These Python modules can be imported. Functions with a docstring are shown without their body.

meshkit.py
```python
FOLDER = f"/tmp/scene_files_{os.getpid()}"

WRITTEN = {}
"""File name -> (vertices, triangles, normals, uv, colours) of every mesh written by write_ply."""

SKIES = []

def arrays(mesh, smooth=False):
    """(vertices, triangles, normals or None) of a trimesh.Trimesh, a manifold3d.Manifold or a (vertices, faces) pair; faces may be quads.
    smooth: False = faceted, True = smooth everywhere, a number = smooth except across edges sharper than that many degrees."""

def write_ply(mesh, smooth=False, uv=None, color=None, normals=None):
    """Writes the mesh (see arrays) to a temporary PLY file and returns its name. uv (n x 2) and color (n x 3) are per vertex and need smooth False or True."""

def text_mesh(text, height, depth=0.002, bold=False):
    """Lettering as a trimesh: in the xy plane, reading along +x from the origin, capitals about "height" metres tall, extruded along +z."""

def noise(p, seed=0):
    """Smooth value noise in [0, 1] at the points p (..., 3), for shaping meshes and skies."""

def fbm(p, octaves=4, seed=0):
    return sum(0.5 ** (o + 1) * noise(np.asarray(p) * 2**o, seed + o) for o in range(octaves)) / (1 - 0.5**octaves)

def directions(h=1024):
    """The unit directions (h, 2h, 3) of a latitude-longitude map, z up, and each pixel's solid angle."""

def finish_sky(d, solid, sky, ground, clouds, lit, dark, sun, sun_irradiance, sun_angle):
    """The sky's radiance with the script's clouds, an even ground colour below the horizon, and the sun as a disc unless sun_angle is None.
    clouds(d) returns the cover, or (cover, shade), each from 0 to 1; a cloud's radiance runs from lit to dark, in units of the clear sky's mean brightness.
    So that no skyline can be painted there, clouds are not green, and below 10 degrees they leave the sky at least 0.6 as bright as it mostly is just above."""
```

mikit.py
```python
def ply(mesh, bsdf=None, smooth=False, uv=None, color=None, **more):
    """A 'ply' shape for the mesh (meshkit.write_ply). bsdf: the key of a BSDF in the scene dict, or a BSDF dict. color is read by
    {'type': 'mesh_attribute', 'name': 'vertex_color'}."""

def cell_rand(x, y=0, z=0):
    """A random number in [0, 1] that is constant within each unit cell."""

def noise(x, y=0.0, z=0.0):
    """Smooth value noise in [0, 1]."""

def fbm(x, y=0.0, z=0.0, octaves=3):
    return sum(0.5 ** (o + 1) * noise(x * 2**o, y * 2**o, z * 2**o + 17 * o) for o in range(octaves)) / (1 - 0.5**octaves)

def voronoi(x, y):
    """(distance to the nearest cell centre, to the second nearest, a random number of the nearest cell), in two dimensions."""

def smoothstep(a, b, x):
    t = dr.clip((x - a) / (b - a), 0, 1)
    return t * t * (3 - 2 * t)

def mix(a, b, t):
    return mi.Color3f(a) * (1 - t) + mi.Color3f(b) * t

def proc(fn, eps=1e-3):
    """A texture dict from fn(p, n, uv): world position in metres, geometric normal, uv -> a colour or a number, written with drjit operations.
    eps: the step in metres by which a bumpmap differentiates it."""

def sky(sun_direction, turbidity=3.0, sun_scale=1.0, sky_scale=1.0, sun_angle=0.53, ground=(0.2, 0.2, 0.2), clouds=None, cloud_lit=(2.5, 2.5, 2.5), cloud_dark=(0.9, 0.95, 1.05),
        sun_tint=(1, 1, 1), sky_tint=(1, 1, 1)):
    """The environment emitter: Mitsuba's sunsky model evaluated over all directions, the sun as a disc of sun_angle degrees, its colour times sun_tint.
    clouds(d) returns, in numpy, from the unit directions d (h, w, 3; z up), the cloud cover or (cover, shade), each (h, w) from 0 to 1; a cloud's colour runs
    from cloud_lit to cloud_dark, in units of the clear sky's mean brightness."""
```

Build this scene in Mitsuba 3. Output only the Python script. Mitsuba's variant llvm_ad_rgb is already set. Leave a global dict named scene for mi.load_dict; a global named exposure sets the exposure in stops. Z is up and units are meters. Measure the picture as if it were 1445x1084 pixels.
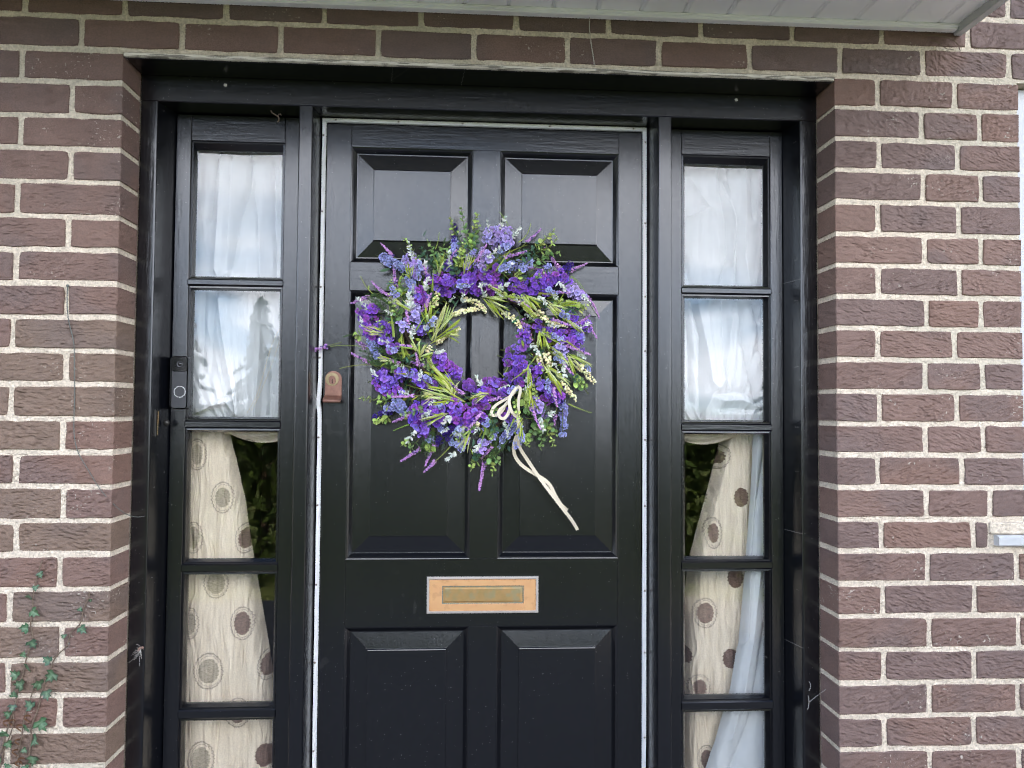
import math, random
import numpy as np, trimesh, mitsuba as mi, drjit as dr
import mikit, meshkit
from mikit import proc, ply, noise, fbm, voronoi, cell_rand, smoothstep, mix
T = mi.ScalarTransform4f
scene, labels = {}, {}

# ---------------------------------------------------------------- camera, sky, exposure
# world: x right along the wall, y into the house, z up; the top of the door opening is z = 0, the brick face is y = 0
GROUND = -2.16
EYE = np.array([0.7797, -1.6841, -0.797])
yaw, pitch, roll = 0.0594, 0.03393, 0.00726
F_ = np.array([math.sin(yaw) * math.cos(pitch), math.cos(yaw) * math.cos(pitch), math.sin(pitch)])
R_ = np.array([math.cos(yaw), -math.sin(yaw), 0.0])
U_ = np.cross(R_, F_)
UP = -math.sin(roll) * R_ + math.cos(roll) * U_
scene['camera'] = {'type': 'perspective', 'fov': 2 * math.degrees(math.atan(722.5 / 1043.0)), 'fov_axis': 'x', 'near_clip': 0.05, 'far_clip': 400.0,
                   'to_world': T().look_at(origin=EYE.tolist(), target=(EYE + F_).tolist(), up=UP.tolist())}


def clouds(d):
    p = d / np.maximum(d[..., 2:3] + 0.25, 0.05)
    n = meshkit.fbm(p * 1.6 + 11.0, 5, 4)
    cover = np.clip((n - 0.40) / 0.14, 0, 1)
    shade = np.clip((meshkit.fbm(p * 2.0 + 3.0, 4, 9) - 0.45) / 0.3, 0, 1)
    return cover, 0.6 * shade


scene['sky'] = mikit.sky((0.40, 0.80, 1.31), turbidity=3, sun_scale=0.8, clouds=clouds, cloud_lit=(4.3, 4.4, 4.75), cloud_dark=(2.5, 2.65, 3.0))
exposure = 3.8

# ---------------------------------------------------------------- helpers
rng = np.random.default_rng(7)


def key(name):
    if name not in scene and name not in labels:
        return name
    k = 1
    while f'{name}_{k:03d}' in scene or f'{name}_{k:03d}' in labels:
        k += 1
    return f'{name}_{k:03d}'


def thing(name, label, cat, group=None, kind=None):
    k = key(name)
    labels[k] = {'label': label, 'category': cat}
    if group:
        labels[k]['group'] = group
    if kind:
        labels[k]['kind'] = kind
    return k


COUNT = {}


def put(parent, name, shape, label=None, kind=None):
    base = f'{parent}__{name}' if parent else name
    n = COUNT.get(base, 0)
    COUNT[base] = n + 1
    k = base if n == 0 else f'{base}_{n:03d}'
    scene[k] = shape
    if label or kind:
        labels[k] = {}
        if label:
            labels[k]['label'] = label
        if kind:
            labels[k]['kind'] = kind
    return k


class MB:
    """Collects triangles with a colour per vertex and a uv per vertex."""

    def __init__(self):
        self.v, self.f, self.c, self.u, self.n = [], [], [], [], 0

    def add(self, v, f, c=(1, 1, 1), uv=None):
        v = np.asarray(v, float).reshape(-1, 3)
        f = np.asarray(f, int)
        if f.shape[1] == 4:
            f = np.vstack([f[:, [0, 1, 2]], f[:, [0, 2, 3]]])
        self.v.append(v)
        self.f.append(f + self.n)
        self.c.append(np.broadcast_to(np.asarray(c, float), v.shape))
        self.u.append(np.zeros((len(v), 2)) if uv is None else np.asarray(uv, float))
        self.n += len(v)

    def mesh(self):
        return trimesh.Trimesh(np.vstack(self.v), np.vstack(self.f), process=False)

    def ply(self, mat, smooth=False, color=False, uv=False):
        return ply(self.mesh(), mat, smooth, uv=np.vstack(self.u) if uv else None, color=np.vstack(self.c) if color else None)

    def box(self, x0, x1, y0, y1, z0, z1, ch=0.0, c=(1, 1, 1)):
        if ch <= 0:
            v = [[x, y, z] for x in (x0, x1) for y in (y0, y1) for z in (z0, z1)]
            f = [[0, 1, 3], [0, 3, 2], [4, 6, 7], [4, 7, 5], [0, 4, 5], [0, 5, 1], [2, 3, 7], [2, 7, 6], [0, 2, 6], [0, 6, 4], [1, 5, 7], [1, 7, 3]]
            return self.add(v, f, c)
        a, b = np.array([x0, y0, z0]), np.array([x1, y1, z1])
        pts = []
        for s in np.ndindex(2, 2, 2):
            for ax in range(3):
                p = np.where(np.array(s) == 1, b - ch, a + ch)
                p[ax] = (b if s[ax] else a)[ax]
                pts.append(p)
        h = trimesh.convex.convex_hull(np.array(pts))
        self.add(h.vertices, h.faces, c)

    def tube(self, pts, r0, r1=None, sides=5, c=(1, 1, 1)):
        pts = np.asarray(pts, float)
        r = np.linspace(r0, r0 if r1 is None else r1, len(pts))
        t = np.gradient(pts, axis=0)
        t /= np.maximum(np.linalg.norm(t, axis=1, keepdims=True), 1e-9)
        up = np.array([0.13, 0.91, 0.37])
        a = np.cross(t, up)
        a /= np.maximum(np.linalg.norm(a, axis=1, keepdims=True), 1e-9)
        b = np.cross(t, a)
        ang = np.arange(sides) * 2 * np.pi / sides
        v = pts[:, None] + r[:, None, None] * (np.cos(ang)[None, :, None] * a[:, None] + np.sin(ang)[None, :, None] * b[:, None])
        n, f = len(pts), []
        for i in range(n - 1):
            for k in range(sides):
                k2 = (k + 1) % sides
                f.append([i * sides + k, i * sides + k2, (i + 1) * sides + k2, (i + 1) * sides + k])
        self.add(v.reshape(-1, 3), f, c)

    def strip(self, pts, side, width, c_mid, c_edge=None, cup=0.0):
        """A leaf blade: three vertices across."""
        pts, side = np.asarray(pts, float), np.asarray(side, float)
        n = len(pts)
        t = np.gradient(pts, axis=0)
        nr = np.cross(side, t)
        nr /= np.maximum(np.linalg.norm(nr, axis=1, keepdims=True), 1e-9)
        w = np.broadcast_to(np.asarray(width, float), (n,))[:, None]
        v = np.stack([pts - side * w, pts + nr * w * cup, pts + side * w], 1).reshape(-1, 3)
        c_edge = c_mid if c_edge is None else c_edge
        c = np.tile(np.array([c_edge, c_mid, c_edge], float), (n, 1))
        f = []
        for i in range(n - 1):
            for k in range(2):
                f.append([i * 3 + k, i * 3 + k + 1, i * 3 + 4 + k, i * 3 + 3 + k])
        self.add(v, f, c)


def spline(pts, n):
    pts = np.asarray(pts, float)
    if len(pts) == 1:
        return np.repeat(pts, n, 0)
    if len(pts) == 2:
        t = np.linspace(0, 1, n)[:, None]
        return pts[0] * (1 - t) + pts[1] * t
    from scipy.interpolate import make_interp_spline
    s = np.r_[0, np.cumsum(np.linalg.norm(np.diff(pts, axis=0), axis=1) + 1e-9)]
    return make_interp_spline(s, pts, k=min(3, len(pts) - 1))(np.linspace(0, s[-1], n))


def unit(v):
    v = np.asarray(v, float)
    return v / max(np.linalg.norm(v), 1e-9)


def jit(c, s, r=None):
    """A colour varied in tone."""
    r = r or rng
    return np.clip(np.asarray(c) * (1 + s * r.normal()) * (1 + 0.4 * s * r.normal(size=3)), 0.002, 0.95)


# ---------------------------------------------------------------- materials
def mat(name, d):
    scene['material_' + name] = d
    return 'material_' + name


def two(d):
    return {'type': 'twosided', 'bsdf': d}


def rgb(*c):
    return {'type': 'rgb', 'value': list(c)}


def bump(d, fn, scale, eps=1e-3):
    return {'type': 'bumpmap', 'arbitrary': proc(fn, eps), 'scale': scale, 'bsdf': d}


BRICK_TONES = [(0.166, 0.105, 0.087), (0.152, 0.102, 0.089), (0.181, 0.109, 0.085), (0.174, 0.119, 0.089), (0.176, 0.110, 0.089), (0.143, 0.099, 0.088), (0.200, 0.120, 0.088)]


def brick_relief(p, n, uv):
    a = p.x + 0.8 * p.y
    lean = 0.12 * dr.sin(uv.x * 1.7) + 0.06
    z = p.z - lean * a
    w = fbm(a * 22 + uv.x * 3, z * 50, uv.x * 0.3)
    h1 = 1 - dr.abs(2 * noise(a * 80 + 2.0 * w, z * 150 + 2.6 * w, uv.x * 7.3) - 1)
    h2 = noise(a * 130 + 2 * w + 7, z * 240 + 2.5 * w, uv.x * 5.1 + 5)
    return 0.62 * h1 + 0.6 * h2 + 0.15 * noise(a * 420, z * 520)


def brick_colour(p, n, uv):
    tone = dr.floor((uv.y + 2.5) / 8)
    base = mi.Color3f(0)
    for k, c in enumerate(BRICK_TONES):
        base = dr.select(dr.abs(tone - k) < 0.5, mi.Color3f(c), base)
    a = p.x + 0.8 * p.y
    f = fbm(a * 14, p.z * 30, uv.x)
    base = mix(base * 0.86, base * 1.14, f)
    base = mix(base, mi.Color3f(0.115, 0.092, 0.09), 0.4 * smoothstep(0.5, 0.75, fbm(a * 9 + 31, p.z * 9, uv.x + 3)))
    grit = noise(a * 520, p.z * 700)
    base = base * (0.82 + 0.36 * grit)
    fleck = smoothstep(0.86, 0.92, noise(a * 240 + 9, p.z * 260)) * smoothstep(0.58, 0.72, fbm(a * 12 + 5, p.z * 12 + uv.x))
    return mix(base, mi.Color3f(0.42, 0.38, 0.33), 0.75 * fleck)


BRICK = mat('brick', bump({'type': 'principled', 'base_color': proc(brick_colour), 'roughness': 0.72, 'specular': 0.35}, brick_relief, 0.0060, 8e-4))


def mortar_grain(p, n, uv):
    a = p.x + 0.8 * p.y
    return 0.55 * noise(a * 330, p.z * 330, p.y * 330) + 0.45 * noise(a * 120, p.z * 120)


def mortar_colour(p, n, uv):
    a = p.x + 0.8 * p.y
    c = mix(mi.Color3f(0.53, 0.455, 0.36), mi.Color3f(0.71, 0.62, 0.50), fbm(a * 60, p.z * 60))
    g = noise(a * 380, p.z * 380)
    c = c * (0.72 + 0.5 * g)
    old = smoothstep(0.48, 0.66, fbm(a * 3 + 2, p.z * 3 + 8))
    return mix(c, mi.Color3f(0.44, 0.42, 0.33), 0.35 * old)


MORTAR = mat('mortar', bump({'type': 'diffuse', 'reflectance': proc(mortar_colour)}, mortar_grain, 0.0055, 8e-4))


def specks(p, k, density):
    d, _, r = voronoi(p.x * k + p.y * 13, p.z * k)
    return dr.select((d < 0.05 + 0.07 * dr.abs(r * 17 - dr.floor(r * 17))) & (r < density), 1.0, 0.0)


def paint_colour(p, n, uv):
    dust = dr.maximum(specks(p, 120, 0.06), specks(p + 3.3, 62, 0.025)) * smoothstep(0.35, 0.6, fbm(p.x * 5 + p.y * 5, p.z * 5))
    worn = smoothstep(0.80, 0.86, noise(p.x * 70 + p.y * 50, p.z * 70)) * smoothstep(0.6, 0.75, fbm(p.x * 7, p.z * 7 + 4, p.y * 9))
    c = mix(mi.Color3f(0.0016, 0.0020, 0.0036), mi.Color3f(0.0030, 0.0034, 0.0050), fbm(p.x * 4 + p.y * 6, p.z * 4))
    c = mix(c, mi.Color3f(0.014, 0.014, 0.015), 0.7 * worn)
    return mix(c, mi.Color3f(0.16, 0.155, 0.15), 0.7 * dust)


def brush(along):
    def fn(p, n, uv):
        a = p.x + p.y
        if along == 'z':
            return 0.5 * noise(a * 230, p.z * 16) + 0.3 * noise(a * 520, p.z * 40) + 0.45 * fbm(a * 16, p.z * 9) + 0.12 * noise(a * 300, p.z * 300)
        return 0.5 * noise(a * 16, p.z * 230 + p.y * 200) + 0.3 * noise(a * 40, p.z * 520) + 0.45 * fbm(a * 9, p.z * 16) + 0.12 * noise(a * 300, p.z * 300)
    return fn


PAINT_D = {'type': 'principled', 'base_color': proc(paint_colour), 'roughness': 0.22, 'specular': 0.9}
PAINT_V = mat('black_paint_upright', bump(PAINT_D, brush('z'), 0.00028, 9e-4))
PAINT_H = mat('black_paint_level', bump(PAINT_D, brush('x'), 0.00018, 9e-4))
WHITE_STRIP = mat('white_strip', two({'type': 'principled', 'base_color': rgb(0.70, 0.71, 0.70), 'roughness': 0.4, 'specular': 0.5}))


def soffit_colour(p, n, uv):
    g = smoothstep(0.45, 0.8, fbm(p.x * 7, p.y * 5, p.z * 20))
    return mix(mi.Color3f(0.85, 0.86, 0.88), mi.Color3f(0.70, 0.70, 0.70), 0.6 * g)


SOFFIT = mat('soffit_plastic', {'type': 'principled', 'base_color': proc(soffit_colour), 'roughness': 0.35, 'specular': 0.5})
UPVC = mat('white_plastic', two({'type': 'principled', 'base_color': rgb(0.44, 0.45, 0.46), 'roughness': 0.3, 'specular': 0.5}))
GLASS = mat('glass', {'type': 'thindielectric', 'int_ior': 1.52})


def lining_colour(p, n, uv):
    g = fbm(p.x * 30, p.z * 30)
    return mi.Color3f(0.49, 0.515, 0.515) * (0.97 + 0.06 * g)


LINING = mat('curtain_lining', two({'type': 'principled', 'base_color': proc(lining_colour), 'roughness': 0.7, 'specular': 0.25, 'sheen': 0.3}))


OVALS = [(0.165, -1.025, 0.0191, 0.0252, 0.0261, 0.0383, 0, 1), (0.22, -1.129, 0.0151, 0.0261, 0.0209, 0.0365, 0, 2), (0.095, -1.125, 0.0157, 0.0289, 0.0235, 0.0383, 0, 1), (0.101, -0.917, 0.0139, 0.0261, 0.0235, 0.0383, 0, 1), (0.154, -1.238, 0.0226, 0.0278, 0.0296, 0.0365, 0, 1), (0.22, -1.339, 0.0204, 0.0296, 0.0278, 0.04, 0, 2), (0.091, -1.338, 0.0157, 0.0278, 0.0226, 0.0383, 0, 1), (0.14, -1.456, 0.0259, 0.0308, 0.0348, 0.0435, 0, 1), (0.282, -1.448, 0.0174, 0.0278, 0.0226, 0.0365, 0, 2), (0.213, -1.559, 0.0209, 0.0261, 0.0296, 0.0348, 0, 2), (0.126, -1.673, 0.0226, 0.0313, 0.0313, 0.0435, 0, 1), (0.28, -1.667, 0.0226, 0.0291, 0.0, 0.0, 0, 3), (0.224, -0.914, 0.0174, 0.0244, 0.0261, 0.0348, 0, 1), (1.449, -0.921, 0.0174, 0.0226, 0.0261, 0.0348, -25, 2), (1.406, -1.019, 0.0157, 0.0244, 0.0226, 0.0365, 0, 2), (1.506, -1.027, 0.0198, 0.0261, 0.0, 0.0, 0, 3), (1.432, -1.121, 0.0139, 0.0261, 0.0209, 0.04, 0, 2), (1.409, -1.33, 0.0226, 0.0278, 0.0296, 0.0383, 0, 2), (1.49, -1.238, 0.0217, 0.0278, 0.0, 0.0, 0, 3), (1.476, -1.449, 0.0217, 0.0261, 0.0, 0.0, 0, 3), (1.359, -1.447, 0.0191, 0.0261, 0.0, 0.0, 0, 3), (1.395, -1.525, 0.0174, 0.0226, 0.0261, 0.0348, 0, 2), (1.412, -1.708, 0.0157, 0.0244, 0.0244, 0.0348, 0, 2)]


def oval_colour(p, n, uv):
    cloth = mix(mi.Color3f(0.57, 0.485, 0.36), mi.Color3f(0.74, 0.655, 0.51), fbm(p.x * 150, p.z * 12))
    out = cloth * (0.9 + 0.2 * noise(p.x * 700, p.z * 500))
    weave = 0.7 + 0.6 * noise(p.x * 260, p.z * 900)
    for (x, z, a, b, ra, rb, tilt, kind) in OVALS:
        ct, st = math.cos(math.radians(tilt)), math.sin(math.radians(tilt))
        dx, dz = p.x - x + 0.0012 * dr.sin(p.z * 700), p.z - z
        u, v = dx * ct + dz * st, -dx * st + dz * ct
        r = dr.sqrt(dr.square(u / a) + dr.square(v / b))
        inside = 1 - smoothstep(0.93, 1.03, r)
        fill = {1: (0.36, 0.31, 0.23), 2: (0.20, 0.14, 0.11), 3: (0.155, 0.10, 0.078)}[kind]
        out = mix(out, mi.Color3f(fill) * weave, inside)
        if ra > 0:
            for (q, wd, s, ox) in ((1.0, 0.055, 0.85, 0.0), (0.86, 0.035, 0.6, 0.0014)):
                r2 = dr.sqrt(dr.square((u - ox) / (ra * q)) + dr.square(v / (rb * q)))
                line = 1 - smoothstep(wd * 0.6, wd * 1.2, dr.abs(r2 - 1))
                out = mix(out, mi.Color3f(0.22, 0.165, 0.13), s * line * (0.55 + 0.45 * noise(p.x * 420, p.z * 420)))
    return out


def crinkle(p, n, uv):
    w = fbm(p.x * 30, p.z * 14)
    return 0.7 * (1 - dr.abs(2 * noise(p.x * 115 + 2.5 * w, p.z * 11 + w) - 1)) + 0.3 * noise(p.x * 300 + 2 * w, p.z * 40)


FABRIC = mat('oval_fabric', two(bump({'type': 'principled', 'base_color': proc(oval_colour), 'roughness': 0.75, 'specular': 0.2, 'sheen': 0.3}, crinkle, 0.0042, 8e-4)))


def copper_colour(p, n, uv):
    t = fbm(p.x * 45, p.z * 60)
    c = mix(mi.Color3f(0.64, 0.34, 0.16), mi.Color3f(0.68, 0.40, 0.19), t)
    return mix(c, mi.Color3f(0.52, 0.27, 0.13), 0.5 * smoothstep(0.6, 0.8, fbm(p.x * 90 + 4, p.z * 90)))


def brass_colour(p, n, uv):
    t = fbm(p.x * 80 + 8, p.z * 80)
    c = mix(mi.Color3f(0.38, 0.26, 0.10), mi.Color3f(0.50, 0.30, 0.13), t)
    return mix(c, mi.Color3f(0.30, 0.31, 0.20), 0.5 * smoothstep(0.5, 0.75, fbm(p.x * 60 + 14, p.z * 70)))


def aged_copper_colour(p, n, uv):
    return mix(mi.Color3f(0.29, 0.155, 0.115), mi.Color3f(0.17, 0.085, 0.065), fbm(p.x * 160, p.z * 120))


COPPER = mat('copper', {'type': 'principled', 'base_color': proc(copper_colour), 'roughness': 0.40, 'metallic': 0.4, 'specular': 0.5})
BRASS = mat('dull_brass', {'type': 'principled', 'base_color': proc(brass_colour), 'roughness': 0.4, 'metallic': 0.6})
AGED = mat('aged_copper', {'type': 'principled', 'base_color': proc(aged_copper_colour), 'roughness': 0.38, 'metallic': 0.6})
OLD_BRASS = mat('old_brass', {'type': 'principled', 'base_color': rgb(0.30, 0.235, 0.13), 'roughness': 0.42, 'metallic': 0.5})
PEWTER = mat('worn_pewter', {'type': 'principled', 'base_color': rgb(0.50, 0.46, 0.42), 'roughness': 0.45, 'metallic': 0.5})
VERDIGRIS = mat('verdigris', {'type': 'diffuse', 'reflectance': rgb(0.17, 0.21, 0.20)})
DARK_METAL = mat('dark_metal', {'type': 'principled', 'base_color': rgb(0.03, 0.028, 0.025), 'roughness': 0.35, 'metallic': 0.5})
BELL_BODY = mat('bell_plastic', {'type': 'principled', 'base_color': rgb(0.030, 0.031, 0.035), 'roughness': 0.40, 'specular': 0.5})
BELL_GLOSS = mat('bell_gloss', {'type': 'principled', 'base_color': rgb(0.006, 0.006, 0.007), 'roughness': 0.06, 'specular': 0.6})
BELL_RING = mat('bell_ring', {'type': 'diffuse', 'reflectance': rgb(0.5, 0.5, 0.5)})
DARK = mat('dark_void', {'type': 'diffuse', 'reflectance': rgb(0.01, 0.01, 0.01)})
VC = {'type': 'mesh_attribute', 'name': 'vertex_color'}
PETAL = mat('silk_petal', {'type': 'principledthin', 'base_color': VC, 'roughness': 0.65, 'spec_trans': 0.0, 'diff_trans': 0.45, 'sheen': 0.2})
LEAF = mat('silk_leaf', {'type': 'principledthin', 'base_color': VC, 'roughness': 0.5, 'spec_trans': 0.0, 'diff_trans': 0.5})
BEAD = mat('bead_and_stem', two({'type': 'principled', 'base_color': VC, 'roughness': 0.6, 'specular': 0.3}))
RIBBON = mat('ribbon_satin', two({'type': 'principled', 'base_color': rgb(0.58, 0.51, 0.38), 'roughness': 0.45, 'specular': 0.4, 'sheen': 0.3}))
IVY = mat('ivy_leaf', two({'type': 'principled', 'base_color': VC, 'roughness': 0.42, 'specular': 0.4}))
TREE_LEAF = mat('tree_leaf', {'type': 'principledthin', 'base_color': VC, 'roughness': 0.6, 'spec_trans': 0.0, 'diff_trans': 0.6})
BARK = mat('bark', {'type': 'diffuse', 'reflectance': rgb(0.10, 0.075, 0.055)})
PAVING = mat('paving', {'type': 'diffuse', 'reflectance': proc(lambda p, n, uv: mi.Color3f(0.135, 0.133, 0.132) * (0.7 + 0.6 * fbm(p.x * 20, p.y * 20)))})
GRASS = mat('grass_ground', {'type': 'diffuse', 'reflectance': proc(lambda p, n, uv: mix(mi.Color3f(0.06, 0.085, 0.03), mi.Color3f(0.10, 0.125, 0.045), fbm(p.x * 3, p.y * 3)))})
HALL = mat('hall_paint', {'type': 'diffuse', 'reflectance': rgb(0.16, 0.14, 0.12)})
ROOF = mat('canopy_roof', {'type': 'diffuse', 'reflectance': rgb(0.12, 0.10, 0.09)})
WEB = mat('cobweb', {'type': 'diffuse', 'reflectance': rgb(0.45, 0.43, 0.40)})
TWIG = mat('dry_twig', {'type': 'diffuse', 'reflectance': rgb(0.16, 0.12, 0.09)})
OLD_TENDRIL = mat('grey_tendril', {'type': 'diffuse', 'reflectance': rgb(0.13, 0.14, 0.13)})


def lintel_colour(p, n, uv):
    c = mix(mi.Color3f(0.60, 0.55, 0.47), mi.Color3f(0.78, 0.73, 0.64), fbm(p.x * 40, p.z * 200))
    stain = smoothstep(0.5, 0.66, fbm(p.x * 24 + 3, p.z * 330 + 8))
    return mix(c, mi.Color3f(0.06, 0.05, 0.045), 0.7 * stain)


LINTEL = mat('lintel_edge', two(bump({'type': 'diffuse', 'reflectance': proc(lintel_colour)}, mortar_grain, 0.0015, 8e-4)))

# ---------------------------------------------------------------- ground and garden (seen in the glass and the gloss paint)
def sheet(x0, x1, y0, y1, z):
    return ([[x0, y0, z], [x1, y0, z], [x1, y1, z], [x0, y1, z]], [[0, 1, 2, 3]])


put(None, 'paving', ply(sheet(-30, 30, -3.3, 12, GROUND), PAVING))
labels['paving'] = {'kind': 'structure', 'label': 'dark paving in front of the house', 'category': 'paving'}
put(None, 'lawn', ply(sheet(-200, 200, -200, 200, GROUND - 0.03), GRASS))
labels['lawn'] = {'kind': 'structure', 'label': 'green lawn beyond the paving', 'category': 'lawn'}


def leaf_cloud(mb, centres, size, colours, r, stretch=(1, 1, 1)):
    n = len(centres)
    a = r.normal(size=(n, 3))
    a /= np.linalg.norm(a, axis=1, keepdims=True)
    b = np.cross(a, r.normal(size=(n, 3)))
    b /= np.linalg.norm(b, axis=1, keepdims=True)
    s = size * r.uniform(0.6, 1.4, (n, 1))
    v = np.stack([centres - a * s, centres + b * s * 0.45, centres + a * s, centres - b * s * 0.45], 1).reshape(-1, 3)
    f = np.arange(4 * n).reshape(-1, 4)
    mb.add(v, f, np.repeat(colours, 4, 0))


def hedge(x0, x1, y0, y1, h, r):
    mb, n = MB(), 15000
    x = r.uniform(x0, x1, n)
    top = h * (0.88 + 0.24 * meshkit.fbm(np.stack([x * 0.9, 0 * x, 0 * x], 1), 3, 5))
    side = r.integers(0, 3, n)
    y = np.where(side == 0, y1 - np.abs(r.normal(0, 0.10, n)), r.uniform(y0, y1, n))
    z = np.where(side == 1, top - np.abs(r.normal(0, 0.10, n)), r.uniform(0, 1, n) * top)
    c = np.array([0.035, 0.06, 0.018]) * r.uniform(0.6, 1.7, (n, 1)) * np.array([1, 1, 1]) + np.array([0.02, 0.025, 0]) * r.random((n, 1))
    leaf_cloud(mb, np.stack([x, y, GROUND + z], 1), 0.07, c, r)
    return mb


r_ = np.random.default_rng(3)
hd = thing('garden_hedge', 'dark green clipped hedge across the lawn from the door', 'hedge')
put(hd, 'foliage', hedge(-6, 8, -4.5, -3.75, 1.22, r_).ply(TREE_LEAF, color=True), kind='stuff')
mb = MB()
for k in range(12):
    x = -5.5 + 1.15 * k
    mb.tube([[x, -4.1, GROUND - 0.03], [x + 0.05, -4.1, GROUND + 0.6], [x, -4.1, GROUND + 0.95]], 0.05, 0.02, 6)
put(hd, 'stem', mb.ply(BARK))


def conifer(h, r):
    crown, trunk = MB(), MB()
    trunk.tube([[0, 0, -0.1], [0.03, 0, h * 0.5], [0, 0, h * 0.97]], 0.03 * h ** 0.8, 0.01, 8)
    C, K = [], []
    for i in range(110):
        t = 0.06 + 0.92 * i / 110
        L = 0.30 * h * (1 - t) ** 0.85 * r.uniform(0.65, 1.15) + 0.08
        an = i * 2.4 + r.uniform(-0.4, 0.4)
        d = np.array([math.cos(an), math.sin(an), 0])
        base = np.array([0, 0, h * t])
        tip = base + d * L + np.array([0, 0, -0.22 * L])
        mid = base + d * L * 0.55 + np.array([0, 0, 0.03 * L])
        path = spline([base, mid, tip], 6)
        trunk.tube(path, 0.012 * (1 - t) + 0.006, 0.003, 4)
        m = int(60 + 150 * (1 - t))
        s = r.random(m) ** 0.7
        side = np.array([-d[1], d[0], 0])
        p = base + d * (L * s)[:, None] + np.array([0, 0, 1.0]) * (0.06 * L * np.sin(3.14 * s) - 0.22 * L * s ** 2 - 0.05 * h * 0.3 * r.random(m))[:, None]
        p += side * (r.normal(0, 0.10 * L, m) * (1.15 - s))[:, None]
        C.append(p)
        K.append(np.array([0.04, 0.065, 0.028]) * r.uniform(0.6, 1.6, (m, 1)))
    leaf_cloud(crown, np.vstack(C), 0.023 * h ** 0.6, np.vstack(K), r)
    return crown.ply(TREE_LEAF, color=True), trunk.ply(BARK)


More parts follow.
